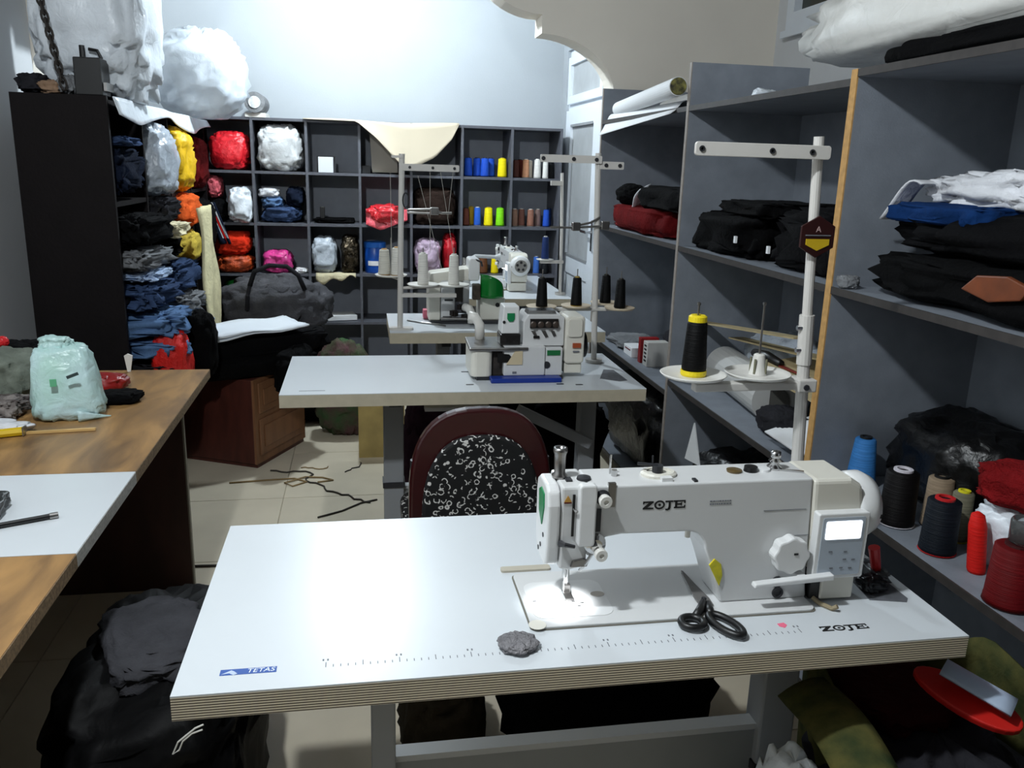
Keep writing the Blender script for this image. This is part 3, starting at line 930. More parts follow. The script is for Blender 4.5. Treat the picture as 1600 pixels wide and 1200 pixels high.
# ---- stand on the front table
st = thing('thread_stand', 'white two plate thread stand with a hexagonal badge behind the lit screen machine', 'thread stand', (0.893, 1.52, 0.76))
A, B = Vector((0.893, 1.52, 0.76)), Vector((0.851, 1.520, 1.530))
def on_pole(z):
    return A + (B - A) * ((z - A.z) / (B.z - A.z))
low = MB().tube([on_pole(0.7605), on_pole(1.085), on_pole(1.17)], 0.0125, 14).build('lower_pole', pole_m, st, smooth=False)
MB().tube([on_pole(1.16), B], 0.010, 14).build('upper_pole', pole_m, st)
MB().tube([on_pole(1.09), on_pole(1.19)], 0.0150, 14).build('collar', pole_m, st)
for zz in (1.12, 1.165):
    q = on_pole(zz)
    MB().cyl((q.x - 0.022, q.y - 0.004, q.z), (q.x - 0.012, q.y - 0.004, q.z), 0.005, n=10).build('bolt', chrome, st)
MB().cyl(on_pole(0.7601), on_pole(0.772), 0.03, n=20).build('base_flange', pole_m, st)
q = on_pole(1.505)
bar = MB().prism(rounded((0.599, 1.500, 1.493)[0], q.x + 0.014, 1.488, 1.513, 0.006), 1.497, 1.5045, 'y').build('top_arm', pole_m, st, bevel=0.001)
for px_ in ((0.611, 1.495, 1.503), (0.748, 1.495, 1.506), (0.828, 1.495, 1.509)):
    MB().lathe([(0.0055, 0), (0.0055, 0.003), (0.0028, 0.003), (0.0028, 0.001), (0, 0.001)], 14, at((px_[0], 1.498, 1.5005), AX_Y)).build('eyelet', steel_dark, bar)
# lower arm with two plates
zq = on_pole(1.053)
arm = MB().prism([(0.640, 1.500), (0.640, 1.525), (0.885, 1.535), (0.885, 1.505)], 1.040, 1.056, 'z').build('plate_arm', pole_m, st, bevel=0.002)
MB().box(zq.x - 0.02, zq.x + 0.02, 1.497, 1.543, 1.036, 1.062).build('arm_clamp', pole_m, st, bevel=0.003)
MB().lathe([(0.006, 0), (0.006, 0.003), (0, 0.003)], 12, at((zq.x - 0.004, 1.4965, 1.047), AX_Y)).build('clamp_screw', steel_dark, st)
PLATES = [(0.645, 1.53, 1.066), (0.782, 1.53, 1.066)]
for p in PLATES:
    MB().lathe([(0.012, -0.010), (0.014, -0.004), (0.060, 0.0), (0.066, 0.006), (0.0645, 0.007), (0.058, 0.002), (0.012, 0.0015), (0, 0.0015)], 32, at(p)).build('plate', white_pl, st, smooth=True)
    MB().cyl((p[0], p[1], p[2]), (p[0], p[1], p[2] + 0.145), 0.0022, n=8).lathe([(0.0, 0.149), (0.004, 0.147), (0.004, 0.143), (0, 0.141)], 8, at(p)).build('spindle', brushed, st)
p = PLATES[1]
hold = MB().lathe([(0.018, 0.002), (0.016, 0.010), (0.011, 0.042), (0.008, 0.044), (0, 0.044)], 20, at(p)).build('cone_holder', white_pl, st)
for k in range(4):
    a = k * PI / 2 + 0.7
    MB().cbox((p[0] + 0.0165 * math.cos(a), p[1] + 0.0165 * math.sin(a), p[2] + 0.020), (0.003, 0.004, 0.030), rz=a).build('holder_slot', M('slot_olive', '#6b6a55', 0.7), hold)
q = on_pole(1.345)
mb = MB().prism([(q.x + 0.040 * math.sin(k * PI / 3), q.z + 0.040 * math.cos(k * PI / 3)) for k in range(6)], 1.500, 1.5055, 'y')
bd = mb.build('hexagon_badge', M('badge_maroon', '#2a0b0b', 0.4, var=0.2), st, bevel=0.001)
MB().prism([(q.x - 0.024, q.z - 0.004), (q.x + 0.024, q.z - 0.004), (q.x + 0.024, q.z - 0.015), (q.x, q.z - 0.026), (q.x - 0.024, q.z - 0.015)], 1.4985, 1.5002, 'y').build('badge_label', M('badge_yellow', '#c7a71c', 0.5), bd)
MB().box(q.x - 0.026, q.x + 0.026, 1.4985, 1.5002, q.z + 0.002, q.z + 0.004).build('badge_line', print_grey, bd)
text_mesh('badge_letter', 'A', 0.016, at((q.x, 1.4998, q.z + 0.014), AX_Y), M('badge_pale', '#b79a98', 0.5), bd)
p = PLATES[0]
t = thing('thread_cone', 'black thread cone with yellow core on the stand plate behind the lit screen machine', 'thread cone', (p[0], p[1], p[2] + 0.0015))
MB().lathe([(0.0245, 0), (0.026, 0.004), (0.0255, 0.011), (0.010, 0.012), (0.010, 0.106), (0.0185, 0.108), (0.018, 0.118), (0.014, 0.121), (0.006, 0.121), (0.006, 0.11), (0, 0.11)], 22, at((p[0], p[1], p[2] + 0.002))).build('core', M('core_yellow', '#ddc60f', 0.5), t)
MB().lathe([(0.0235, 0.011), (0.0245, 0.016), (0.0195, 0.104), (0.018, 0.108)], 24, at((p[0], p[1], p[2] + 0.002))).build('thread', thread_mat('#060607'), t, smooth=True)

# ---- stand on the second table: pole with two cross arms, plates and four black cones
s2 = thing('thread_stand', 'cream thread stand rising from the second sewing table with black cones', 'thread stand', (0.846, 2.95, 0.76))
MB().tube([(0.846, 2.95, 0.7605), (0.835, 2.95, 1.12), (0.822, 2.95, 1.512)], 0.011, 12).build('pole', pole_m, s2)
MB().cyl((0.846, 2.95, 0.7602), (0.846, 2.95, 0.772), 0.032, n=18).build('base_flange', pole_m, s2)
a_ = MB().prism(rounded(0.612, 0.832, 1.476, 1.502, 0.004), 2.932, 2.938, 'y').build('top_arm', pole_m, s2)
b_ = MB().prism(rounded(0.815, 0.915, 1.458, 1.484, 0.004), 2.940, 2.946, 'y').build('top_arm', pole_m, s2)
for x_, par, y_, z_ in ((0.622, a_, 2.932, 1.489), (0.73, a_, 2.932, 1.489), (0.812, a_, 2.932, 1.489), (0.85, b_, 2.94, 1.471), (0.90, b_, 2.94, 1.471)):
    MB().lathe([(0.007, 0), (0.007, 0.003), (0, 0.003)], 12, at((x_, y_, z_), AX_Y)).build('eyelet', steel_dark, par)
MB().tube([(0.749, 2.930, 1.261), (0.802, 2.930, 1.273), (0.837, 2.940, 1.291)], 0.004, 8).tube([(0.654, 2.920, 1.255), (0.739, 2.920, 1.255), (0.869, 2.940, 1.262)], 0.004, 8).build('guide_arm', brushed, s2)
for px_ in ((0.747, 2.925, 1.259), (0.856, 2.935, 1.264)):
    MB().cbox(px_, (0.03, 0.02, 0.03)).build('guide_clamp', brushed, s2, bevel=0.003)
zp = (0.768, 2.950, 0.971)[2]
MB().prism([(0.60, zp - 0.016), (0.93, zp - 0.016), (0.93, zp - 0.006), (0.60, zp - 0.006)], 2.935, 2.965, 'y').build('plate_arm', pole_m, s2, bevel=0.002)
s2_cones = [(0.635, 2.930, 0.970), (0.768, 2.950, 0.967), (0.898, 3.020, 0.960), (0.918, 2.900, 0.975)]
for i, c in enumerate(s2_cones):
    MB().lathe([(0.012, -0.006), (0.05, -0.003), (0.056, 0.004), (0.054, 0.005), (0.012, 0), (0, 0)], 26, at((c[0], c[1], zp))).build('plate', M('plate_tan', '#c9b9a0', 0.5), s2, smooth=True)
    MB().cyl((c[0], c[1], zp), (c[0], c[1], zp + 0.135), 0.002, n=8).build('spindle', brushed, s2)
    if c[1] != 2.95:
        MB().tube([(c[0], c[1], zp - 0.008), (c[0], 2.95, zp - 0.008)], 0.004, 6).build('plate_strut', pole_m, s2)
    lab = ['black thread cone on the stand above the overlock machine motor', 'black thread cone with gold pin on the stand beside the overlock pole',
           'black thread cone standing behind the overlock stand pole', 'black thread cone on the stand arm reaching towards the shelving'][i]
    cone((c[0], c[1], zp + 0.0005), 0.105, 0.021, 0.015, '#060708', '#26241f' if i != 1 else '#a58a3a', lab, 'black cones on the overlock stand')

# ---- stand on the third table
s3 = thing('thread_stand', 'cream thread stand at the open end of the third sewing table', 'thread stand', (0.158, 3.60, 0.76))
MB().tube([(0.158, 3.60, 0.7605), (0.162, 3.60, 1.1), (0.169, 3.60, 1.495)], 0.012, 12).build('pole', pole_m, s3)
MB().prism(rounded(0.11, 0.215, 3.575, 3.625, 0.02), 0.7601, 0.770, 'z').build('base_flange', pole_m, s3)
a_ = MB().prism(rounded(0.165, 0.405, 1.428, 1.456, 0.006), 3.585, 3.592, 'y').box(0.125, 0.17, 3.585, 3.592, 1.478, 1.488).build('top_arm', pole_m, s3)
for x_ in (0.20, 0.295, 0.385):
    MB().lathe([(0.006, 0), (0.006, 0.003), (0, 0.003)], 12, at((x_, 3.585, 1.442), AX_Y)).build('eyelet', steel_dark, a_)
MB().tube([(0.188, 3.580, 1.270), (0.291, 3.570, 1.275), (0.331, 3.570, 1.260), (0.374, 3.570, 1.261)], 0.005, 8).tube([(0.188, 3.570, 1.260), (0.282, 3.560, 1.260)], 0.005, 8).build('guide_arm', brushed, s3)
MB().cbox((0.301, 3.565, 1.268), (0.035, 0.02, 0.03)).build('guide_clamp', brushed, s3, bevel=0.003)
ring = [Vector((0.183, 3.580, 1.309)) + Vector((0.012 * math.cos(k * PI / 7), 0.006, 0.03 * math.sin(k * PI / 7))) for k in range(14)]
MB().tube(ring, 0.003, 6, closed=True).build('tension_ring', steel_dark, s3)
zp = (0.255, 3.620, 0.952)[2]
MB().prism([(0.16, 3.59), (0.40, 3.59), (0.40, 3.62), (0.16, 3.62)], zp - 0.05, zp - 0.035, 'z').build('plate_arm', pole_m, s3)
for i, c in enumerate(((0.258, 3.620, 0.952), (0.391, 3.620, 0.958), (0.123, 3.660, 0.982))):
    zz = zp if i < 2 else (0.123, 3.660, 0.987)[2]
    MB().lathe([(0.012, -0.006), (0.062, -0.003), (0.07, 0.004), (0.068, 0.005), (0.012, 0), (0, 0)], 26, at((c[0], c[1], zz))).build('plate', white_pl, s3, smooth=True)
    MB().cyl((c[0], c[1], zz), (c[0], c[1], zz + 0.16), 0.0022, n=8).build('spindle', brushed, s3)
    MB().tube([(c[0], c[1], zz - 0.004), (0.162, 3.60, zz - 0.012)], 0.006, 6).build('plate_strut', pole_m, s3)
    lab = ['white thread cone on the stand plate beside the third machine', 'white thread cone on the stand plate nearer the green eye guard', 'pale thread cone on the stand plate in front of the blue tub'][i]
    if i < 2:
        cone((c[0], c[1], zz + 0.0005), 0.135 if i == 0 else 0.13, 0.024, 0.019, '#d8d6cf', '#e0ded8', lab, 'white cones on the third stand')
    else:
        cone((c[0] - 0.028, c[1] + 0.01, zz + 0.0005), 0.11, 0.027, 0.02, '#c9c6bb', '#b98d4c', 'pale thread cone with tan core in front of the blue tub', 'white cones on the third stand')
        cone((c[0] + 0.026, c[1] - 0.012, zz + 0.0005), 0.12, 0.027, 0.021, '#d2d0c8', '#b98d4c', 'taller pale thread cone against the third stand pole', 'white cones on the third stand')
# threads running up from the cones to the top arm
mb = MB()
for a, b in (((0.234, 3.590, 1.408), (0.338, 3.620, 1.022)), ((0.284, 3.590, 1.427), (0.288, 3.620, 1.090)), ((0.327, 3.590, 1.428), (0.399, 3.620, 1.022)), ((0.380, 3.590, 1.430), (0.361, 3.600, 1.240)), ((0.121, 3.600, 1.418), (0.126, 3.640, 1.072))):
    mb.tube([a, b], 0.0009, 4)
mb.build('thread_run', M('thread_pale', '#b8b5ad', 0.7), s3)

# ---- stand of the far table
s4 = thing('thread_stand', 'slim cream thread stand on the table by the door in front of the white door', 'thread stand', (1.105, 4.62, 0.76))
MB().tube([(1.105, 4.62, 0.7605), (1.10, 4.62, 1.10), (1.088, 4.62, 1.43)], 0.009, 10).build('pole', pole_m, s4)
MB().cyl((1.105, 4.62, 0.7602), (1.105, 4.62, 0.772), 0.03, n=16).build('base_flange', pole_m, s4)
MB().cbox((1.06, 4.61, 1.375), (0.07, 0.02, 0.025)).build('top_arm', pole_m, s4)
MB().cbox((1.05, 4.62, 0.945), (0.13, 0.03, 0.016)).build('plate_arm', pole_m, s4)
MB().lathe([(0.012, -0.004), (0.045, 0.0), (0.05, 0.005), (0.012, 0.002), (0, 0.002)], 22, at((1.01, 4.62, 0.955))).build('plate', white_pl, s4, smooth=True)
cone((1.01, 4.62, 0.958), 0.125, 0.022, 0.017, '#1c2f5e', '#c9c9c4', 'navy thread cone on the slim stand in front of the door')

# ================================================================== OVERLOCK MACHINE ON THE SECOND TABLE
def W2(px0, py0, y):
    return None
o = thing('overlock_machine', 'cream overlock machine with green badges standing over a blue tray', 'sewing machine', (0.55, 2.76, 0.76))
F = 2.70                                      # front plane
blue_tray = M('tray_blue', '#0f2f86', 0.35)
MB().box(0.415, 0.655, 2.655, 2.70, 0.7602, 0.776).build('oil_tray', blue_tray, o, bevel=0.003)
MB().box(0.372, 0.668, 2.70, 2.88, 0.7602, 0.773).build('base_plate', steel_dark, o)
cl = MB().prism(rounded(0.352, 0.425, 2.695, 2.86, 0.02), 0.773, 0.862, 'z').build('cloth_cover', enamel2, o, bevel=0.004)
MB().prism([(0.345, 2.69), (0.475, 2.685), (0.545, 2.69), (0.545, 2.80), (0.47, 2.88), (0.352, 2.88)], 0.862, 0.874, 'z').build('cloth_plate', brushed, o, bevel=0.004)
MB().box(0.43, 0.475, 2.72, 2.86, 0.774, 0.858).build('looper_bay', M('dark_bay', '#3b3633', 0.5, 0.4, var=0.4, vscale=40), o)
fc = MB().box(0.462, 0.604, F - 0.006, F + 0.16, 0.776, 0.876).build('front_cover', enamel, o, bevel=0.004)
MB().prism([(0.470, 0.815), (0.525, 0.815), (0.525, 0.862), (0.50, 0.862)], F - 0.009, F - 0.005, 'y').build('looper_window', M('window_cream', '#c8b99a', 0.5), fc)
MB().prism([(0.440, 0.822), (0.505, 0.822), (0.480, 0.850), (0.440, 0.855)], F - 0.0075, F - 0.004, 'y').build('window_gap', black, fc)
MB().box(0.492, 0.506, F - 0.008, F - 0.005, 0.784, 0.791).build('latch', print_grey, fc)
rc = MB().box(0.606, 0.664, F - 0.002, F + 0.15, 0.775, 0.87).build('right_cover', enamel, o, bevel=0.003)
MB().box(0.610, 0.655, F - 0.005, F - 0.001, 0.845, 0.862).build('green_nameplate', M('plate_green', '#1d6b3c', 0.4), rc)
MB().lathe([(0.012, 0), (0.012, 0.004), (0, 0.005)], 14, at((0.610, F - 0.001, 0.812), AX_Y)).build('oil_gauge', steel_dark, rc)
body = MB().prism([(0.530, 0.872), (0.672, 0.872), (0.672, 0.970), (0.656, 0.980), (0.545, 0.980), (0.530, 0.955)], F + 0.02, F + 0.15, 'y').build('upper_body', enamel, o, bevel=0.004)
MB().box(0.552, 0.648, F + 0.012, F + 0.022, 0.935, 0.966).build('tension_recess', M('recess_black', '#171514', 0.4), body)
for k in range(4):
    x_ = 0.562 + 0.0255 * k
    MB().lathe([(0.010, 0), (0.011, 0.004), (0.006, 0.007), (0.009, 0.012), (0, 0.013)], 14, at((x_, F + 0.012, 0.948), AX_Y)).build('tension_dial', M('dial_brown', '#4a403a', 0.3, 0.3), body)
MB().prism([(0.545, 0.980), (0.645, 0.980), (0.640, 0.992), (0.550, 0.992)], F + 0.03, F + 0.09, 'y').build('top_rail', chrome, body)
MB().box(0.565, 0.585, F + 0.014, F + 0.021, 0.900, 0.908).build('thread_slot', black, body)
MB().prism([(0.556, 0.925), (0.570, 0.925), (0.580, 0.905), (0.572, 0.902)], F + 0.016, F + 0.021, 'y').prism([(0.592, 0.925), (0.606, 0.925), (0.616, 0.905), (0.606, 0.902)], F + 0.016, F + 0.021, 'y').prism([(0.624, 0.925), (0.636, 0.925), (0.644, 0.908), (0.634, 0.905)], F + 0.016, F + 0.021, 'y').build('thread_guide', brushed, body)
hd = MB().prism([(0.455, 0.915), (0.518, 0.915), (0.515, 1.008), (0.462, 1.008)], F + 0.02, F + 0.10, 'y').build('head', enamel3, o, bevel=0.004)
MB().prism([(0.474, 0.985), (0.499, 0.985), (0.499, 0.966), (0.4935, 0.957), (0.4795, 0.957), (0.474, 0.966)], F + 0.016, F + 0.021, 'y').build('green_badge', M('badge_green', '#0f7a48'), hd)
MB().lathe([(0.005, 0), (0.005, 0.003), (0, 0.003)], 10, at((0.464, F + 0.02, 0.955), AX_Y)).build('screw', black, hd)
MB().box(0.452, 0.522, F + 0.018, F + 0.09, 0.876, 0.914).build('needle_guard', M('guard_black', '#1c1a1a', 0.25, var=0.5, vscale=60), o, bevel=0.004)
MB().tube([(0.40, 2.84, 0.874), (0.398, 2.84, 0.925), (0.382, 2.84, 0.95), (0.36, 2.845, 0.955)], 0.017, 14).build('suction_pipe', white_pl, o, smooth=True)
mt = MB().prism(rounded(0.674, 0.742, 0.812, 0.975, 0.012), F + 0.01, F + 0.13, 'y').build('motor_cover', enamel2, o, bevel=0.006)
MB().prism(rounded(0.680, 0.732, 0.905, 0.968, 0.01), F + 0.003, F + 0.012, 'y').build('motor_cap', enamel2, mt, bevel=0.003)
MB().box(0.700, 0.728, F + 0.004, F + 0.010, 0.868, 0.884).build('lit_panel', M('panel_amber', '#7a3a22', 0.3, emit=0.35), mt)
MB().box(0.702, 0.724, F + 0.006, F + 0.010, 0.852, 0.857).build('panel_print', print_grey, mt)
MB().box(0.676, 0.738, F + 0.02, F + 0.12, 0.776, 0.812).build('motor_foot', enamel2, o, bevel=0.004)
MB().lathe([(0.044, 0), (0.046, 0.004), (0.044, 0.016), (0.03, 0.018), (0, 0.018)], 26, at((0.742, F + 0.07, 0.866), AX_X)).build('hand_wheel', black, o)

# ================================================================== MACHINE WITH GREEN EYE GUARD ON THE THIRD TABLE
g = thing('coverstitch_machine', 'cream coverstitch machine with a green eye guard on the third table', 'sewing machine', (0.45, 3.80, 0.76))
c = lambda px_, py_, y_: None
MB().box(0.30, 0.66, 3.72, 3.90, 0.7602, 0.775).build('base_plate', steel_dark, g)
b1 = MB().box(0.292, 0.345, 3.74, 3.88, 0.775, 0.94).build('left_body', enamel2, g, bevel=0.005)
b2 = MB().box(0.347, 0.410, 3.73, 3.88, 0.775, 0.955).build('front_cover', enamel, g, bevel=0.005)
MB().box(0.362, 0.40, 3.726, 3.732, 0.865, 0.872).box(0.355, 0.395, 3.726, 3.732, 0.79, 0.795).build('cover_latch', steel_dark, b2)
MB().prism([(0.292, 0.935), (0.52, 0.955), (0.52, 1.00), (0.475, 1.01), (0.30, 0.985)], 3.75, 3.87, 'y').build('arm', enamel2, g, bevel=0.006)
MB().box(0.412, 0.445, 3.735, 3.86, 0.86, 0.93).build('tension_bay', M('dark_bay', '#3b3633'), g)
MB().box(0.446, 0.475, 3.735, 3.86, 0.82, 0.955).build('needle_post', enamel, g, bevel=0.004)
hd = MB().prism(rounded(0.470, 0.520, 0.955, 1.055, 0.012), 3.73, 3.84, 'y').build('head', enamel3, g, bevel=0.005)
MB().tube([(0.50, 3.735, 1.05), (0.525, 3.73, 1.04), (0.53, 3.73, 1.02)], 0.005, 8).build('thread_guide', steel_dark, hd)
mb = MB()
for k in range(7):
    rr_ = random.Random(k + 30)
    mb.cbox((0.40 + 0.10 * rr_.random(), 3.715 + 0.01 * rr_.random(), 0.795 + 0.045 * rr_.random()), (0.028, 0.02, 0.022), rz=rr_.random())
mb.build('looper_parts', M('dark_parts', '#2b2522', 0.3, 0.5), g)
MB().cyl((0.345, 3.70, 0.79), (0.46, 3.70, 0.788), 0.006, n=10).build('looper_rail', brushed, g)
pts = []
MB().sheet(lambda a, b: (0.520 + 0.105 * a, 3.70 - 0.035 * math.sin(PI * a), 0.885 + (0.035 + 0.070 * math.sqrt(max(0.0, 1 - a * a))) * b), 12, 8, 0.003).build('eye_guard', M('guard_green', '#0e7a2c', 0.15, trans=0.25), g, smooth=True)
MB().box(0.485, 0.520, 3.69, 3.73, 0.875, 0.945).build('guard_bracket', M('dark_parts2', '#3a3128', 0.4, var=0.5, vscale=60), g, bevel=0.004)
rb = MB().box(0.525, 0.64, 3.74, 3.88, 0.775, 0.878).build('right_body', enamel2, g, bevel=0.006)
MB().lathe([(0.010, 0), (0.010, 0.004), (0, 0.005)], 12, at((0.605, 3.74, 0.845), AX_Y)).build('knob', black, rb)
MB().tube([(0.478, 3.655, 0.776), (0.478, 3.660, 0.815), (0.468, 3.675, 0.838), (0.45, 3.70, 0.842)], 0.019, 14).build('suction_pipe', white_pl, g, smooth=True)
# lamp arm of the machine by the door
gt = thing('machine_lamp', 'grey bent work lamp arm standing beside the machine by the door', 'lamp', (0.62, 4.93, 0.76))
am = M('arm_grey', '#a3a6a8', 0.4)
MB().cyl((0.62, 4.93, 0.7602), (0.62, 4.93, 0.772), 0.03, n=14).build('base', am, gt)
MB().tube([(0.62, 4.93, 0.765), (0.62, 4.93, 0.90), (0.63, 4.93, 0.925), (0.66, 4.93, 0.94), (0.78, 4.93, 0.935)], 0.011, 10).build('arm', am, gt)
MB().lathe([(0.012, 0), (0.024, 0.03), (0.022, 0.032), (0, 0.02)], 14, at((0.775, 4.93, 0.935), AX_X)).build('shade', am, gt)

# ================================================================== THINGS ON THE RIGHT HAND SHELVING
def S(name, mat, label, cat, **k):
    g = k.pop('group', None)
    return soft_thing(name, mat, label, cat, g, **k)
# --- bay by the lit screen machine, middle shelf: black cloth heap, navy and white cloth on top
Z2 = 1.185
FOLD = dict(sq=0.38, sv=0.35)
S('folded_fabric', blk, 'long black fabric stack covering the middle shelf beside the lit screen machine', 'fabric', cx=1.395, cy=1.40, z0=Z2, sx=0.42, sy=1.12, sz=0.115, seed=1, amp=0.12, fold=0.2, layers=3, sq=0.45, sv=0.55)
S('folded_fabric', blk2, 'black fabric heap lying under the navy and white cloths', 'fabric', cx=1.41, cy=1.50, z0=Z2 + 0.098, sx=0.38, sy=0.98, sz=0.115, seed=2, amp=0.22, fold=0.26, layers=0, sq=0.6, sv=0.85)
S('folded_fabric', cloth('deep_blue', '#11305f'), 'navy cloth peeking out beneath the white cloth', 'fabric', cx=1.37, cy=1.72, z0=Z2 + 0.172, sx=0.28, sy=0.36, sz=0.05, seed=3, amp=0.16, **FOLD)
S('white_cloth', white_c, 'crumpled white cloth lying on top of the dark fabric pile', 'fabric', cx=1.40, cy=1.66, z0=Z2 + 0.205, sx=0.22, sy=0.44, sz=0.095, seed=4, amp=0.40, fold=0.3, freq=3.0, sq=0.6, sv=0.7, rot=0.1)
MB().sheet(lambda a, b: (1.275 + 0.05 * a - 0.02 * b, 1.80 + 0.11 * b, Z2 + 0.262 + 0.012 * math.sin(5 * b) - 0.075 * b * b), 6, 10, 0.004).one('white_strap', white_c, 'white strap of cloth hanging down over the navy cloth', 'fabric', smooth=True)
MB().prism([(1.48, -0.02), (1.56, -0.035), (1.64, -0.02), (1.66, 0.005), (1.60, 0.02), (1.52, 0.012)], 0, 0.012, 'z', Matrix(((0, 0, -1, 1.196), (-1, 0, 0, 2.98), (0, 1, 0, Z2 + 0.082), (0, 0, 0, 1)))).one('leather_piece', M('brown_leather', '#6a3519', 0.5, var=0.3, vscale=20), 'brown leather offcut sticking out of the black fabric stack', 'leather', bevel=0.003)
S('label_tag', greyc, 'grey cloth tag at the end of the black fabric beside the wooden post', 'tag', cx=1.205, cy=1.93, z0=Z2 + 0.0, sx=0.05, sy=0.05, sz=0.035, seed=5, amp=0.2)
# --- bay by the lit screen machine, lower shelf: thread cones, black bag, dark red cloth
Z3 = 0.66
S('black_bag', M('black_bag', '#0b0b0c', 0.35, var=0.2, bump=0.35, bscale=25), 'shiny black plastic bag slumped behind the thread cones', 'bag', cx=1.475, cy=1.74, z0=Z3, sx=0.30, sy=0.42, sz=0.24, seed=6, amp=0.22, sq=0.7, sv=0.7)
S('black_jacket', blk, 'black garment with pointed folds heaped at the back of the lower shelf', 'garment', cx=1.51, cy=1.36, z0=Z3, sx=0.22, sy=0.38, sz=0.27, seed=17, amp=0.42, freq=2.8, sq=0.8, sv=0.9)
S('knit_scarf', cloth('dark_red', '#7a1518', bump=0.6, bs=90), 'dark red knitted cloth lying over the black garment', 'fabric', cx=1.36, cy=1.395, z0=Z3 + 0.14, sx=0.15, sy=0.27, sz=0.09, seed=8, amp=0.25, rot=0.2)
S('plastic_wrap', poly_white, 'white plastic wrap bundled under the dark red knit', 'plastic bag', cx=1.345, cy=1.42, z0=Z3, sx=0.11, sy=0.20, sz=0.145, seed=9, amp=0.22)
cone((1.30, 1.905, Z3), 0.135, 0.038, 0.026, '#3a78b8', '#151515', 'light blue thread cone beside the wooden post')
cone((1.245, 1.665, Z3), 0.135, 0.041, 0.036, '#0a0708', '#d9d4dc', 'wide black thread cone with white core end')
cone((1.33, 1.640, Z3), 0.125, 0.033, 0.028, '#8d7b66', '#0f0f0f', 'brown and white wound thread cone behind the navy one', )
cone((1.332, 1.565, Z3), 0.118, 0.026, 0.022, '#6d6a58', '#d8cf1f', 'thread cone with bright yellow core between the other cones')
cone((1.245, 1.515, Z3), 0.125, 0.039, 0.034, '#10161e', '#c41f22', 'dark navy thread cone with red core end')
t = thing('thread_cone', 'slim bright red thread cone leaning between navy and crimson cones', 'thread cone', (1.265, 1.415, Z3))
MB().lathe([(0.017, 0), (0.0185, 0.006), (0.018, 0.10), (0.013, 0.124), (0.004, 0.130), (0, 0.130)], 20, at((1.265, 1.415, Z3)) @ Matrix.Shear('XY', 4, (-0.05, 0.12))).build('thread', thread_mat('#d4201a'), t, smooth=True)
cone((1.232, 1.285, Z3), 0.125, 0.046, 0.040, '#5f0a0e', '#3a0a0c', 'crimson thread cone under the glass jar')
cone((1.225, 1.175, Z3), 0.11, 0.034, 0.026, '#d77fa6', '#d9cfd4', 'pink thread cone next to the crimson cone on the shelf')
t = thing('bobbin_jar', 'clear jar of metal bobbins on the crimson cone', 'jar', (1.245, 1.285, Z3 + 0.131))
MB().lathe([(0.0, 0), (0.030, 0), (0.031, 0.04), (0.028, 0.045), (0.026, 0.045), (0.028, 0.004), (0, 0.003)], 20, at((1.245, 1.285, Z3 + 0.131))).build('glass', M('clear_glass', '#cfd4d4', 0.05, trans=0.9), t, smooth=True)
for k in range(4):
    MB().lathe([(0.0105, 0), (0.0105, 0.002), (0.004, 0.002), (0.004, 0.008), (0.0105, 0.008), (0.0105, 0.010), (0, 0.010)], 14, at((1.245 + 0.012 * (k % 2) - 0.006, 1.285 + 0.014 * (k // 2) - 0.007, Z3 + 0.1345 + 0.011 * (k % 3)))).build('bobbin', chrome, t)
# --- far side of the bay by the lit screen machine: things on the floor level in the dark
# --- middle bay, middle shelf: long black fabric piles
S('folded_fabric', blk, 'black folded trousers stacked along the front of the middle bay', 'fabric', cx=1.38, cy=2.74, z0=Z2, sx=0.38, sy=0.58, sz=0.145, seed=11, amp=0.14, fold=0.2, layers=4, **FOLD)
S('folded_fabric', blk2, 'tall black fabric pile beside the wooden post in the middle bay', 'fabric', cx=1.40, cy=2.24, z0=Z2, sx=0.38, sy=0.44, sz=0.185, seed=12, amp=0.14, fold=0.2, layers=4, **FOLD)
S('folded_fabric', blk, 'loose black garment thrown over the stacked black trousers', 'garment', cx=1.36, cy=2.62, z0=Z2 + 0.138, sx=0.32, sy=0.44, sz=0.05, seed=13, amp=0.2, freq=3, **FOLD)
for k, (y_, z_) in enumerate(((2.56, 0.055), (2.33, 0.045))):
    MB().box(1.1825, 1.190, y_, y_ + 0.012, Z2 + z_, Z2 + z_ + 0.022).one('price_tag', paper_w, ('small white tag on the stacked black trousers', 'small white tag on the tall black fabric pile')[k], 'tag', 'tags in the middle bay')
# --- middle bay, lower shelf: cards, white roll, black tool
S('plastic_wrap', poly_clear, 'clear plastic bag bunched at the back of the middle bay lower shelf', 'plastic bag', cx=1.50, cy=2.70, z0=Z3, sx=0.24, sy=0.5, sz=0.26, seed=14, amp=0.25)
t = thing('paper_roll', 'fat white paper roll lying on the lower shelf behind the thread plates', 'roll', (1.36, 2.66, Z3))
MB().cyl((1.33, 2.47, Z3 + 0.075), (1.38, 2.98, Z3 + 0.075), 0.074, n=26).build('paper', M('roll_white', '#b9b9b7', 0.6), t, smooth=False)
MB().cyl((1.329, 2.468, Z3 + 0.075), (1.33, 2.472, Z3 + 0.075), 0.05, n=20).build('core_hole', M('roll_hole', '#4b4a46', 0.8), t)
def card(name, label, c, s, rz, rx, ry, m=kraft):
    return MB().cbox(c, s, rz, rx, ry).one(name, m, label, 'card', 'card patterns on the lower shelf')
card('card_pattern', 'long narrow kraft card strip laid across the white paper roll', (1.31, 2.70, Z3 + 0.272), (0.05, 0.72, 0.005), 0.05, -0.11, 0.0)
card('card_pattern', 'wide kraft card pattern leaning on the roll by the wooden post', (1.40, 2.28, Z3 + 0.19), (0.28, 0.48, 0.004), 0.08, 0.06, -0.12)
card('card_pattern', 'second narrow kraft strip lying under the long one', (1.37, 2.56, Z3 + 0.235), (0.06, 0.60, 0.005), 0.03, -0.09, 0.0)
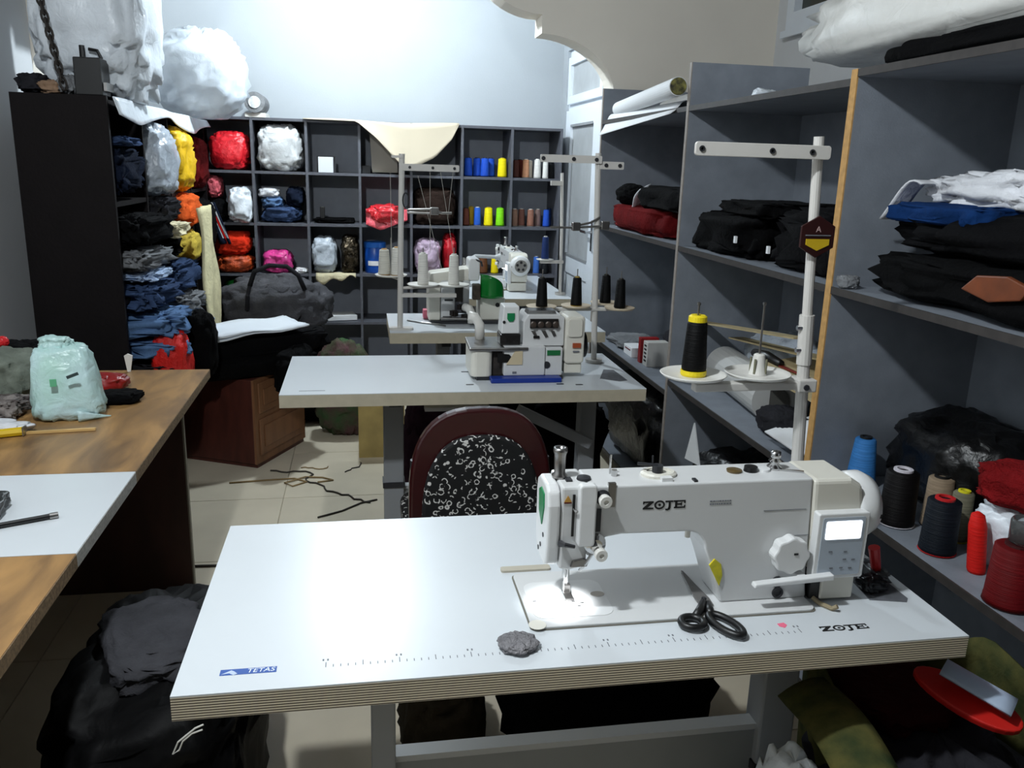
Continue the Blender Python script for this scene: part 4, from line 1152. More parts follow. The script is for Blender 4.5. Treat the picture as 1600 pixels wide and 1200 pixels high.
card('card_pattern', 'pale folded card standing on the shelf edge below the pattern', (1.28, 2.16, Z3 + 0.06), (0.16, 0.22, 0.004), 0.0, 0.0, -0.3, paper_w)
t = thing('cutting_knife', 'black handled tool with a dark red blade lying on the card patterns', 'tool', (1.33, 2.44, Z3 + 0.185))
MB().tube([(1.32, 2.62, Z3 + 0.205), (1.325, 2.54, Z3 + 0.21), (1.33, 2.45, Z3 + 0.205)], [0.014, 0.018, 0.013], 10).build('handle', black, t, smooth=True)
MB().prism([(1.322, 2.45), (1.338, 2.45), (1.345, 2.30), (1.34, 2.29)], Z3 + 0.196, Z3 + 0.200, 'z').build('blade', M('blade_red', '#7b2a22', 0.4), t)
S('dark_pouch', charcoal, 'dark grey pouch on the shelf beside the white roll', 'pouch', cx=1.30, cy=2.33, z0=Z3, sx=0.14, sy=0.22, sz=0.09, seed=15, amp=0.15)
# --- middle bay, below: black bags, orange packet
S('black_bag', M('black_bag', '#0b0b0c'), 'glossy black bag under the lower shelf of the middle bay', 'bag', cx=1.40, cy=2.60, z0=0.10, sx=0.42, sy=0.80, sz=0.36, seed=16, amp=0.2)
S('orange_packet', M('orange_plastic', '#c87a1c', 0.35, var=0.3, bump=0.3), 'orange plastic packet resting on the black bag behind the machine', 'packet', cx=1.28, cy=2.44, z0=0.44, sx=0.12, sy=0.18, sz=0.07, seed=18, amp=0.2)
MB().prism([(2.72, 0.42), (2.86, 0.40), (2.80, 0.56)], 1.20, 1.205, 'x').one('paper_scrap', paper_w, 'white triangular paper scrap standing against the black bag', 'paper')
# --- bay by the arch, middle shelf
S('folded_fabric', maroon, 'dark red fabrics stacked on the middle shelf of the bay by the arch', 'fabric', cx=1.36, cy=3.70, z0=Z2, sx=0.36, sy=0.90, sz=0.12, seed=21, amp=0.08, layers=5, **FOLD)
S('folded_fabric', blk, 'black garment heaped over the dark red fabrics', 'garment', cx=1.37, cy=3.40, z0=Z2 + 0.112, sx=0.34, sy=0.56, sz=0.10, seed=22, amp=0.18, **FOLD)
S('felt_hat', blk, 'round black hat on top of the dark red fabrics', 'hat', cx=1.27, cy=3.93, z0=Z2 + 0.112, sx=0.15, sy=0.22, sz=0.10, seed=23, amp=0.08, sq=1, sv=1)
MB().sheet(lambda a, b: (1.222 + 0.010 * math.sin(6 * a) + 0.05 * b, 3.86 - 0.20 * a, Z2 + 0.060 + 0.13 * a + 0.025 * b), 10, 3, 0.005).one('white_ribbon', white_c, 'white ribbon hanging between the black hat and the black garment', 'ribbon', smooth=True)
# --- bay by the arch, lower shelf: small boxes
Z4 = 0.61
t = MB().box(1.23, 1.30, 3.66, 3.78, Z4, Z4 + 0.045).one('small_box', paper_w, 'small white carton with red print on the lower shelf by the arch', 'box', bevel=0.002)
MB().box(1.2292, 1.2302, 3.68, 3.76, Z4 + 0.028, Z4 + 0.034).build('print', M('print_maroon', '#6b2430'), t)
MB().box(1.235, 1.32, 3.55, 3.585, Z4, Z4 + 0.115).one('small_box', M('box_red', '#8f1418', 0.45), 'upright dark red box beside the small white carton', 'box', bevel=0.002)
t = MB().box(1.24, 1.34, 3.47, 3.53, Z4, Z4 + 0.11).one('small_box', M('box_pale', '#bfbdb8', 0.5), 'upright pale box with dark print next to the red box', 'box', bevel=0.002)
mb = MB()
for k in range(5):
    mb.box(1.2392, 1.2402, 3.485, 3.515, Z4 + 0.02 + 0.017 * k, Z4 + 0.028 + 0.017 * k)
mb.build('print', print_black, t)
S('grey_cloth', greyc, 'grey cloth strips lying at the arch end of the lower shelf', 'fabric', cx=1.34, cy=3.95, z0=Z4, sx=0.26, sy=0.36, sz=0.04, seed=24, amp=0.2)
S('dark_box_cloth', charcoal, 'dark cloth bundle behind the small boxes', 'fabric', cx=1.48, cy=3.50, z0=Z4, sx=0.22, sy=0.5, sz=0.14, seed=25, amp=0.15)
S('black_bag', M('black_bag', '#0b0b0c'), 'big black sack on the floor of the bay by the arch', 'bag', cx=1.40, cy=3.62, z0=0.10, sx=0.42, sy=0.9, sz=0.42, seed=26, amp=0.12)
# --- top: wrapped white bundle, scrap, paper roll and sheet
S('wrapped_bundle', M('polybag_matt', '#d3d3cf', 0.38, var=0.06, vscale=6, bump=0.25, bscale=14), 'long white plastic wrapped bundle on top of the open shelving', 'bundle', cx=1.43, cy=1.68, z0=RZ + 0.060, sx=0.44, sy=1.80, sz=0.20, seed=31, amp=0.10, freq=2.4, sq=0.55, sv=0.6)
S('wrapped_bundle', poly_white, 'second white plastic bundle lying over the long one', 'bundle', cx=1.50, cy=1.40, z0=RZ + 0.250, sx=0.30, sy=1.10, sz=0.10, seed=32, amp=0.16, sq=0.6)
S('folded_fabric', blk, 'flat black cloth lying between the shelf top and the white bundle', 'fabric', cx=1.40, cy=1.40, z0=RZ + 0.02, sx=0.43, sy=1.10, sz=0.05, seed=35, amp=0.10, **FOLD)
S('plastic_scrap', poly_white, 'crumpled white plastic scrap on top of the middle bay', 'plastic', cx=1.38, cy=2.86, z0=RZ, sx=0.10, sy=0.30, sz=0.05, seed=33, amp=0.4, rot=-0.5)
t = thing('paper_roll', 'white paper roll with dark printed end on top of the bay by the arch', 'roll', (1.30, 3.5, RZ))
a, b = Vector((1.160, 3.12, RZ + 0.072)), Vector((1.235, 4.10, RZ + 0.050))
MB().cyl(a, b, 0.034, n=26).build('paper', paper_w, t, smooth=False)
dirn = (a - b).normalized()
MB().cyl(a, a + dirn * 0.004, 0.031, n=24).build('end_label', M('roll_label', '#23211c', 0.5, color2='#8f8a4a', vscale=45), t)
def curl(a, b):
    x = 1.30 - 0.145 * b
    z = RZ + 0.012 + 0.020 * math.sin(PI * min(1, b * 1.2)) - 0.085 * max(0, b - 0.62) / 0.38 * (0.4 + 0.6 * a)
    return (x, 3.22 + 0.98 * a - 0.05 * b, z)
MB().sheet(curl, 10, 14, 0.0015).one('paper_sheet', paper_w, 'curled white paper sheet hanging over the front edge of the top shelf by the arch', 'paper', smooth=True)
S('brown_wrap', M('wrap_grey', '#8d8a86', 0.6, var=0.2), 'grey wrapped parcel lying behind the paper roll', 'parcel', cx=1.48, cy=3.72, z0=RZ, sx=0.24, sy=0.7, sz=0.10, seed=34, amp=0.15)

# ================================================================== THINGS IN THE CUBBY SHELVES
def cubby(col, row):
    return CX[col], CX[col + 1], CZ[row]
R0, R1, R2, R3 = CZ[4], CZ[3], CZ[2], CZ[1]
RED = '#c8262c'
# first column
S('red_bag', M('red_bag', '#d8232e', 0.35, var=0.2, vscale=12, bump=0.35, bscale=30), 'round stuffed red plastic bag in the top cubby under the translucent sack', 'bag', cx=-0.79, cy=5.62, z0=R0 + 0.0, sx=0.26, sy=0.26, sz=0.235, seed=41, amp=0.10, sq=0.7)
S('pink_cloth', cloth('rose', '#c9606a'), 'red and pink cloth stuffed above the black cloth in its cubby', 'fabric', cx=-0.895, cy=5.62, z0=R1 + 0.145, sx=0.10, sy=0.22, sz=0.14, seed=42, amp=0.3)
S('black_cloth', blk2, 'black cloth bundle under the pink cloth in the second cubby', 'fabric', cx=-0.89, cy=5.63, z0=R1, sx=0.13, sy=0.24, sz=0.145, seed=43, amp=0.2)
t = thing('striped_garment', 'navy garment with red and white stripes hanging out of the second cubby', 'garment', (-0.86, 5.47, R1 - 0.2))
MB().sheet(lambda a, b: (-0.945 + 0.06 * a + 0.085 * b, 5.485 - 0.015 * math.sin(7 * a), R1 + 0.12 - 0.25 * b), 6, 10, 0.012).build('cloth', navy, t, smooth=True)
for k, m_ in enumerate((white_c, red_c, white_c)):
    MB().sheet(lambda a, b: (-0.945 + 0.012 + 0.014 * k + 0.010 * a + 0.085 * b, 5.4755, R1 + 0.12 - 0.25 * b * 0.86), 2, 8, 0.004).build('stripe', m_, t)
S('white_bag', poly_white, 'white crumpled plastic bag spilling from the second cubby', 'plastic bag', cx=-0.735, cy=5.56, z0=R1, sx=0.17, sy=0.24, sz=0.22, seed=44, amp=0.25)
S('red_cloth', cloth('vermilion', '#d8331c'), 'bright red cloth in the third cubby of the first column', 'fabric', cx=-0.80, cy=5.60, z0=R2 + 0.11, sx=0.24, sy=0.24, sz=0.15, seed=45, amp=0.25)
S('orange_net', M('orange_net', '#b8481c', 0.5, var=0.5, vscale=30, bump=0.4), 'orange net bag under the bright red cloth', 'bag', cx=-0.79, cy=5.60, z0=R2, sx=0.25, sy=0.24, sz=0.115, seed=46, amp=0.15)
S('green_bag', M('green_plastic', '#1c8a34', 0.35, var=0.25, bump=0.3), 'green plastic bag behind the dark duffel bag', 'bag', cx=-0.77, cy=5.62, z0=R3, sx=0.24, sy=0.24, sz=0.27, seed=47, amp=0.12)
# second column
S('white_bag', M('polybag_grey', '#c3c6c8', 0.35, var=0.1, vscale=9, bump=0.4, bscale=20), 'big off white plastic sack filling the top cubby of the second column', 'plastic bag', cx=-0.49, cy=5.63, z0=R0, sx=0.295, sy=0.30, sz=0.29, seed=48, amp=0.12, sq=0.5)
S('jeans', denim_d, 'dark blue jeans bundle in the second column cubby', 'garment', cx=-0.50, cy=5.64, z0=R1, sx=0.27, sy=0.27, sz=0.11, seed=49, amp=0.35, freq=3, sq=0.5)
S('jeans', denim, 'faded blue jeans rolled on top of the dark jeans bundle', 'garment', cx=-0.55, cy=5.63, z0=R1 + 0.09, sx=0.16, sy=0.22, sz=0.075, seed=50, amp=0.3, freq=3)
S('black_cloth', navy, 'dark navy roll leaning on the jeans in the second column', 'garment', cx=-0.41, cy=5.63, z0=R1 + 0.10, sx=0.12, sy=0.22, sz=0.125, seed=51, amp=0.3)
S('white_cloth', white_c, 'white cloth tucked on top of the jeans bundle', 'fabric', cx=-0.57, cy=5.60, z0=R1 + 0.155, sx=0.14, sy=0.16, sz=0.06, seed=52, amp=0.2)
S('pink_bag', pink_pl, 'glossy pink plastic bag in the lower cubby of the second column', 'plastic bag', cx=-0.53, cy=5.60, z0=R2, sx=0.20, sy=0.24, sz=0.145, seed=53, amp=0.2)
S('paper_scrap', paper_w, 'white paper scraps beside the pink bag', 'paper', cx=-0.38, cy=5.57, z0=R2, sx=0.10, sy=0.14, sz=0.03, seed=54, amp=0.4)
# third column
t = thing('small_box', 'small white box standing alone in a top cubby', 'box', (-0.215, 5.60, R0))
MB().box(-0.26, -0.168, 5.56, 5.62, R0, R0 + 0.095).build('carton', M('carton_white', '#d6d9de', 0.5), t, bevel=0.002)
MB().box(-0.272, -0.155, 5.622, 5.63, R0, R0 + 0.10).build('backing', steel_dark, t)
S('black_cloth', blk, 'flat black folded cloth in an otherwise empty cubby', 'fabric', cx=-0.17, cy=5.66, z0=R1, sx=0.27, sy=0.24, sz=0.03, seed=55, amp=0.1, **FOLD)
MB().prism(rounded(-0.258, -0.228, R1 + 0.03, R1 + 0.105, 0.008), 5.57, 5.60, 'y').one('phone_holder', black, 'small black upright object standing on the flat black cloth', 'holder', bevel=0.003)
S('clear_bag', poly_clear, 'clear plastic bag of white goods in the lower cubby of the third column', 'plastic bag', cx=-0.235, cy=5.60, z0=R2, sx=0.165, sy=0.24, sz=0.235, seed=56, amp=0.13, sq=0.45)
S('foil_bag', M('foil_black', '#3a3226', 0.22, 0.7, var=0.8, vscale=35, bump=0.7, bscale=35), 'crinkled black and gold foil bag next to the clear bag', 'bag', cx=-0.075, cy=5.60, z0=R2, sx=0.125, sy=0.24, sz=0.25, seed=57, amp=0.15)
MB().sheet(lambda a, b: (-0.29 + 0.25 * a, 5.56 - 0.075 * min(1, b * 1.5), R2 + 0.004 - max(0, b - 0.6) * (0.10 + 0.08 * math.sin(9 * a) * math.sin(4 * a + 1))), 14, 8, 0.003).one('cloth_scrap', cream, 'cream cloth scrap hanging over the shelf edge below the clear bag', 'fabric', smooth=True)
# fourth column
MB().prism([(0.075, R0 + 0.01), (0.235, R0 + 0.01), (0.235, R0 + 0.13), (0.06, R0 + 0.245)], 5.60, 5.606, 'y').one('card_sheet', M('card_grey', '#a49d92', 0.7), 'grey beige card leaning in the cubby under the hanging paper', 'card')
MB().box(0.005, 0.065, 5.62, 5.76, R0, R0 + 0.05).one('dark_box', steel_dark, 'flat dark box beside the leaning card', 'box', bevel=0.003)
S('red_bag', red_pl, 'red and white plastic bag spilling out of a middle cubby', 'plastic bag', cx=0.155, cy=5.56, z0=R1, sx=0.29, sy=0.30, sz=0.135, seed=58, amp=0.35, freq=2.8, sq=0.55)
MB().sheet(lambda a, b: (0.03 + 0.26 * a, 5.485 - 0.01 * math.sin(5 * a) - 0.03 * b, R1 + 0.10 - (0.13 - 0.10 * abs(a - 0.35)) * b), 12, 6, 0.003).one('red_flap', M('red_flap', '#e05a66', 0.3, var=0.35, vscale=18, bump=0.3), 'pale red plastic flap hanging from the red bag over the shelf edge', 'plastic', smooth=True)
t = thing('blue_tub', 'blue plastic tub with a white label in the lower cubby', 'tub', (0.085, 5.61, R2))
MB().lathe([(0.0, 0), (0.062, 0), (0.066, 0.006), (0.068, 0.17), (0.060, 0.18), (0, 0.18)], 26, at((0.085, 5.61, R2))).build('tub', M('tub_blue', '#1a55b8', 0.3, var=0.15), t, smooth=True)
MB().lathe([(0.071, 0.165), (0.072, 0.195), (0.066, 0.200), (0, 0.200)], 26, at((0.085, 5.61, R2))).build('lid', M('lid_blue', '#2a6fd0', 0.3), t)
MB().sheet(lambda a, b: (0.085 + 0.0695 * math.sin(-0.7 + 1.0 * a), 5.61 - 0.0695 * math.cos(-0.7 + 1.0 * a), R2 + 0.05 + 0.03 * b), 8, 2, 0.001).build('label', paper_w, t)
# fifth column
S('brown_bundle', cloth('dark_brown', '#2a201c'), 'dark brown bundle filling a middle cubby behind the thread runs', 'fabric', cx=0.475, cy=5.66, z0=R1, sx=0.285, sy=0.28, sz=0.24, seed=60, amp=0.08, sq=0.4, sv=0.4)
S('clear_bag', M('poly_mauve', '#b9a3b9', 0.28, var=0.25, vscale=14, bump=0.4, bscale=28), 'mauve clear plastic bag in the lower cubby behind the white cones', 'plastic bag', cx=0.425, cy=5.60, z0=R2, sx=0.19, sy=0.24, sz=0.235, seed=61, amp=0.15)
S('red_bag', M('red_deep', '#b01522', 0.35, var=0.25, vscale=10, bump=0.3), 'deep red bag squeezed beside the mauve plastic bag', 'bag', cx=0.575, cy=5.62, z0=R2, sx=0.10, sy=0.26, sz=0.265, seed=62, amp=0.15)
# hanging pattern paper over the top
top_pts = [(-0.34, 0.0), (-0.02, 0.004), (0.10, 0.10), (0.285, 0.290), (0.46, 0.205), (0.57, 0.09), (0.615, 0.0)]
def drop(x):
    for (xa, za), (xb, zb) in zip(top_pts, top_pts[1:]):
        if xa <= x <= xb:
            return za + (zb - za) * (x - xa) / (xb - xa)
    return 0
def hang(a, b):
    x = -0.34 + 0.955 * a
    if b < 0.4:
        return (x, 5.80 - 0.315 * b / 0.4, CZ[5] + 0.004 + 0.006 * math.sin(8 * a))
    q = (b - 0.4) / 0.6
    return (x, 5.485 - 0.012 - 0.05 * q * math.sin(PI * a) * q, CZ[5] + 0.004 - 0.004 * q - drop(x) * q)
MB().sheet(hang, 40, 16, 0.0015).one('pattern_paper', paper, 'cream pattern paper draped over the cubby top and hanging to a point', 'paper', smooth=True)
# thread cones in the two right hand columns
def tiny(px_x, z, h, r, color, core, label, group, y=5.60):
    t = thing('thread_cone', label, 'thread cone', (px_x, y, z), group)
    cone_parts(t, (px_x, y, z), h, r, r * 0.82, thread_mat(color), M('core_' + core, core, 0.5))
GA, GB, GC = 'thread cones in the top cubbies', 'thread cones in the middle cubbies', 'thread cones in the lower cubbies'
for i, x_ in enumerate((0.690, 0.755, 0.80, 0.845)):
    tiny(x_, R0, 0.118, 0.029, '#1d49b0', '#101a30', ('royal blue thread cone next to the divider in the top cubby', 'second royal blue thread cone from the divider in the top cubby', 'third royal blue thread cone from the divider in the top cubby', 'royal blue thread cone touching the yellow one in the top cubby')[i], GA, 5.60 + 0.05 * (i % 2))
tiny(0.915, R0, 0.120, 0.031, '#e2cf12', '#b5a51a', 'bright yellow thread cone in the top cubby beside the blue ones', GA)
tiny(1.005, R0, 0.112, 0.026, '#4c2a24', '#2a1512', 'dark brown thread cone in the top cubby nearest the door', GA)
tiny(1.045, R0, 0.115, 0.024, '#5a2018', '#2a1512', 'rust brown thread cone behind the dark brown one', GA, 5.67)
tiny(1.072, R0, 0.118, 0.024, '#c08a6a', '#dcdcd8', 'tan thread cone in the top cubby nearest the door', GA)
tiny(1.108, R0, 0.112, 0.020, '#d8cfc0', '#dcdcd8', 'cream thread cone beside the tan one', GA, 5.65)
tiny(1.150, R0, 0.120, 0.024, '#d9d8d4', '#e4e4e0', 'wide white thread cone in the top cubby nearest the door', GA)
tiny(1.205, R0, 0.115, 0.020, '#dcdcd8', '#e4e4e0', 'slim white thread cone beside the wide white one', GA)
tiny(1.250, R0, 0.105, 0.022, '#16181c', '#1a1a1a', 'black thread cone at the door end of the top cubby', GA, 5.64)
tiny(0.680, R1, 0.112, 0.024, '#6a3a2c', '#3a1d16', 'reddish brown thread cone in the middle cubby', GB)
tiny(0.722, R1, 0.120, 0.020, '#b5952c', '#8a7a2a', 'gold thread cone beside the reddish brown one', GB, 5.66)
tiny(0.757, R1, 0.118, 0.024, '#2a5cc0', '#dcdcd8', 'mid blue thread cone in the middle cubby', GB)
tiny(0.830, R1, 0.118, 0.030, '#e8d80f', '#b5a51a', 'bright yellow thread cone in the middle cubby', GB)
tiny(0.908, R1, 0.118, 0.029, '#7fd81c', '#5aa81a', 'lime green thread cone in the middle cubby', GB)
for i, (x_, c_) in enumerate(((1.005, '#8a6a5a'), (1.058, '#7a5248'), (1.115, '#8c6252'), (1.170, '#6f5a56'))):
    tiny(x_, R1, 0.112, 0.025, c_, '#d8d4cc', ['light brown thread cone with pale core beside the divider', 'mid brown thread cone next to the pale cored one', 'warm brown thread cone between mid brown and grey brown ones', 'grey brown thread cone beside the blue one'][i], GB, 5.60 + 0.03 * (i % 2))
tiny(1.222, R1, 0.112, 0.023, '#2450b8', '#1a2c5a', 'dark blue thread cone beside the grey brown one', GB)
tiny(1.258, R1, 0.118, 0.018, '#1c2f5e', '#1a1a1a', 'slim navy thread cone at the end of the brown row', GB, 5.68)
tiny(0.668, R2, 0.10, 0.020, '#cfcac4', '#d8d4cc', 'pale thread cone next to the divider by the deep red bag', GC)
tiny(0.735, R2, 0.10, 0.022, '#d6d2cc', '#d8d4cc', 'pale thread cone next to the wide brown one', GC)
tiny(0.800, R2, 0.11, 0.033, '#5e3a24', '#3a2416', 'wide brown thread cone in the lower cubby', GC)
tiny(0.880, R2, 0.11, 0.026, '#e0c814', '#b5a51a', 'yellow thread cone in the lower cubby', GC)
tiny(1.085, R2, 0.11, 0.026, '#b98a62', '#7a5a42', 'tan brown thread cone beside the machine by the door', GC)
tiny(1.165, R2, 0.115, 0.022, '#3c68b8', '#d8d4cc', 'blue thread cone in the lower cubby nearest the door', GC)
tiny(1.225, R2, 0.10, 0.024, '#16181c', '#1a1a1a', 'black thread cone in the lower cubby nearest the door', GC)
MB().cbox((-0.16, 5.62, R3 + 0.02), (0.22, 0.16, 0.03), rz=0.2).one('paper_bundle', paper_w, 'white paper bundle on the second lowest cubby shelf', 'paper')
# roll end on top of the first column
t = thing('fabric_roll', 'short grey roll lying on top of the cubby corner', 'roll', (-0.62, 5.60, CZ[5]))
MB().cyl((-0.62, 5.48, CZ[5] + 0.085), (-0.62, 5.76, CZ[5] + 0.085), 0.060, n=26).build('roll', greyc, t)
MB().cyl((-0.62, 5.474, CZ[5] + 0.085), (-0.62, 5.482, CZ[5] + 0.085), 0.035, n=20).build('roll_end', M('roll_end', '#cfd2d4', 0.5, var=0.3, vscale=40), t)
MB().box(-0.68, -0.56, 5.50, 5.74, CZ[5], CZ[5] + 0.026).build('tray', white_pl, t)

# ================================================================== LEFT SHELVING: CLOTHES AND BAGS
CL = [  # colour, x, y, z, sx, sy, sz, label
 (navy, -1.02, 3.73, 1.30, 0.28, 0.42, 0.20, 'navy jeans folded in the top compartment beside the dark side panel'),
 (denim_d, -0.98, 3.72, 1.49, 0.22, 0.36, 0.04, 'thin dark blue jeans laid over the navy ones'),
 (blk2, -0.95, 3.74, 1.10, 0.30, 0.42, 0.13, 'black jumper ball below the navy jeans'),
 (cream, -0.93, 4.10, 1.10, 0.30, 0.40, 0.07, 'cream trousers folded over a shelf edge'),
 (charcoal, -0.96, 4.20, 1.17, 0.26, 0.42, 0.11, 'dark grey sweater above the cream trousers'),
 (greyc, -0.95, 3.73, 1.00, 0.30, 0.44, 0.09, 'grey trousers folded below the black jumper'),
 (blk, -0.97, 4.22, 1.00, 0.28, 0.42, 0.10, 'black trousers folded under the cream ones'),
 (denim_l, -0.92, 3.74, 0.955, 0.24, 0.34, 0.045, 'pale blue denim strip between dark garments'),
 (denim_d, -0.94, 3.73, 0.84, 0.34, 0.44, 0.11, 'dark jeans bundle at the middle of the clothes pile'),
 (denim, -0.90, 3.72, 0.73, 0.36, 0.42, 0.11, 'bright blue jeans folded in the clothes pile'),
 (denim_d, -0.93, 4.20, 0.84, 0.32, 0.44, 0.15, 'dark blue jeans behind the bright pair'),
 (greyc, -0.91, 4.20, 0.74, 0.34, 0.40, 0.10, 'grey trousers folded between blue jeans'),
 (denim, -0.89, 3.73, 0.635, 0.34, 0.40, 0.09, 'second bright blue jeans lower in the clothes pile'),
 (denim_l, -0.86, 4.12, 0.62, 0.30, 0.38, 0.12, 'light washed jeans folded beside the blue pair'),
 (denim, -0.83, 3.98, 0.50, 0.26, 0.34, 0.13, 'blue jeans sagging out at the bottom of the pile'),
 (charcoal, -0.90, 3.72, 0.50, 0.32, 0.42, 0.13, 'dark grey garment at the foot of the clothes pile'),
]
for i, (m_, x_, y_, z_, sx_, sy_, sz_, lab) in enumerate(CL):
    S('folded_garment', m_, lab, 'garment', group='clothes in the clothes shelving', cx=x_, cy=y_, z0=z_, sx=sx_, sy=sy_, sz=sz_, seed=70 + i, amp=0.22, fold=0.28, freq=3.4, sq=0.45, sv=0.5, layers=2, rot=0.15 * math.sin(i * 2.3))
S('grey_bag', poly_clear, 'grey white plastic bag standing in the second compartment', 'plastic bag', cx=-0.97, cy=4.20, z0=1.28, sx=0.28, sy=0.40, sz=0.33, seed=90, amp=0.14)
S('yellow_bag', M('yellow_bag', '#e8b90a', 0.45, var=0.12, vscale=10, bump=0.3, bscale=25), 'bright yellow bag stuffed into the third compartment', 'bag', cx=-0.985, cy=4.72, z0=1.28, sx=0.28, sy=0.40, sz=0.33, seed=91, amp=0.14)
S('orange_cloth', orange_c, 'orange cloth under the yellow bag', 'fabric', cx=-0.985, cy=4.72, z0=1.10, sx=0.30, sy=0.40, sz=0.18, seed=92, amp=0.16)
S('yellow_cloth', cloth('mustard', '#c9b04a'), 'mustard cloth below the orange one', 'fabric', cx=-0.985, cy=4.72, z0=0.90, sx=0.28, sy=0.40, sz=0.19, seed=93, amp=0.16)
MB().sheet(lambda a, b: (-0.775 + 0.010 * math.sin(9 * b + 9 * a) + 0.03 * b, 4.30 + 0.34 * a + 0.03 * math.sin(4 * b), 1.22 - 0.72 * b), 8, 24, 0.012).one('hanging_cloth', cloth('ivory', '#d9d0a8', var=0.15), 'long ivory cloth hanging down the front of the clothes shelving', 'fabric', smooth=True)
S('maroon_cloth', maroon, 'dark red clothes crammed in the last compartment', 'fabric', cx=-1.0, cy=5.21, z0=1.28, sx=0.28, sy=0.42, sz=0.30, seed=94, amp=0.1)
S('dark_cloth', blk2, 'black clothes crammed under the dark red ones', 'fabric', cx=-0.99, cy=5.21, z0=0.90, sx=0.30, sy=0.42, sz=0.34, seed=95, amp=0.1)
# on top of the clothes shelving
ZT = 1.655
S('sack', poly_white, 'huge white plastic sack towering on top of the clothes shelving', 'sack', cx=-1.02, cy=3.87, z0=ZT + 0.012, sx=0.44, sy=0.66, sz=0.92, seed=101, amp=0.13, freq=2.2, sq=0.5, sv=0.5, nu=56, nv=36)
S('sack', M('polybag_mist', '#cdd6e0', 0.3, var=0.06, vscale=8, bump=0.3, bscale=20, alpha=0.7), 'round translucent white sack beside the towering one', 'sack', cx=-0.86, cy=5.14, z0=ZT + 0.012, sx=0.52, sy=0.56, sz=0.48, seed=102, amp=0.10, sq=0.8, sv=0.8, nu=48, nv=28)
MB().sheet(lambda a, b: (-0.905 + 0.02 * b + 0.01 * math.sin(20 * a), 3.50 + 1.95 * a, ZT + 0.012 - 0.09 * b * (0.7 + 0.3 * math.sin(11 * a))), 40, 5, 0.004).one('plastic_edge', poly_white, 'white plastic sheet edge hanging over the top of the clothes shelving', 'plastic', smooth=True)
ch = thing('chain', 'dark chain hanging against the towering white sack', 'chain', (-1.30, 3.66, ZT + 0.01))
a, b = Vector((-1.175, 3.50, 2.30)), Vector((-1.07, 3.495, ZT + 0.05))
for k in range(22):
    c0 = a.lerp(b, k / 21)
    pts = []
    d = (b - a).normalized()
    s_ = (d.cross(Vector((0, 1, 0))) if k % 2 else Vector((0, 1, 0))).normalized()
    for q in range(10):
        an = 2 * PI * q / 10
        pts.append(c0 + d * 0.024 * math.cos(an) + s_ * 0.011 * math.sin(an))
    MB().tube(pts, 0.0045, 6, closed=True).build('link', M('chain_dark', '#2b2622', 0.5, 0.3), ch)
kt = thing('black_case', 'black tool case with a bent handle on the clothes shelving corner', 'case', (-0.99, 3.54, ZT + 0.012))
MB().box(-1.03, -0.935, 3.49, 3.60, ZT + 0.012, ZT + 0.145).build('case', black, kt, bevel=0.004)
MB().tube([(-1.008, 3.54, ZT + 0.145), (-1.008, 3.54, ZT + 0.19)], 0.010, 8).build('knob', black, kt)
MB().tube([(-0.985, 3.54, ZT + 0.178), (-0.955, 3.54, ZT + 0.174), (-0.942, 3.54, ZT + 0.145)], 0.006, 8).build('handle', black, kt)
MB().box(-0.933, -0.922, 3.50, 3.59, ZT + 0.03, ZT + 0.06).build('clasp', brushed, kt)
for i, (x_, m_, lab) in enumerate(((-1.19, charcoal, 'dark grey cloth scrap on the clothes shelving corner'), (-1.12, M('cardboard', '#8a6f58', 0.8, var=0.2), 'brown cardboard scrap beside the black tool case'), (-1.07, greyc, 'grey cloth scrap against the black tool case'))):
    S('cloth_scrap', m_, lab, 'scrap', cx=x_, cy=3.56, z0=ZT + 0.012 + 0.0, sx=0.12 - 0.02 * i, sy=0.14, sz=0.075 - 0.02 * (i == 1), seed=110 + i, amp=0.4, freq=3)

# ================================================================== BROWN CHEST AND WHAT LIES ON IT
bc = thing('brown_chest', 'reddish brown wooden chest with panelled front on the tiled floor', 'chest', (-0.62, 4.34, 0))
ang = math.radians(-26)
TB = Matrix.Translation((-0.515, 3.985, 0)) @ Matrix.Rotation(ang, 4, 'Z')
red_brown = M('red_brown_wood', '#4a221a', 0.5, var=0.25, vscale=6, stretch=(4, 4, 1))
lt_brown = M('light_brown_wood', '#80583c', 0.45, var=0.15, vscale=6, stretch=(4, 4, 1))
MB().box(-0.46, -0.012, 0.0, 0.46, 0.02, 0.44, TB).build('carcass', red_brown, bc, bevel=0.003)
MB().box(-0.012, 0.0, 0.0, 0.46, 0.02, 0.44, TB).build('front_panel', lt_brown, bc)
for y0, y1, z0, z1 in ((0.03, 0.43, 0.27, 0.42), (0.03, 0.43, 0.06, 0.24)):
    pn = MB().box(0.0, 0.008, y0, y1, z0, z1, TB).build('raised_panel', lt_brown, bc, bevel=0.004)
    MB().box(0.008, 0.013, y0 + 0.035, y1 - 0.035, z0 + 0.035, z1 - 0.035, TB).build('panel_field', lt_brown, pn, bevel=0.002)
MB().box(-0.41, -0.005, 0.01, 0.45, 0.0, 0.02, TB).build('plinth', red_brown, bc)
S('fabric_bolt', blk, 'black fabric bolt lying across the brown chest', 'fabric', cx=-0.62, cy=4.16, z0=0.442, sx=0.78, sy=0.34, sz=0.10, seed=121, amp=0.06, rot=0.42, **FOLD)
S('fabric_bolt', blk2, 'rounded black bolt carrying the folded white sheets', 'fabric', cx=-0.54, cy=4.21, z0=0.535, sx=0.80, sy=0.26, sz=0.10, seed=122, amp=0.06, rot=0.45, **FOLD)
S('hanging_fabric', blk, 'black cloth hanging down over the panelled chest front', 'fabric', cx=-0.33, cy=4.12, z0=0.36, sx=0.14, sy=0.36, sz=0.22, seed=123, amp=0.15, rot=-0.3)
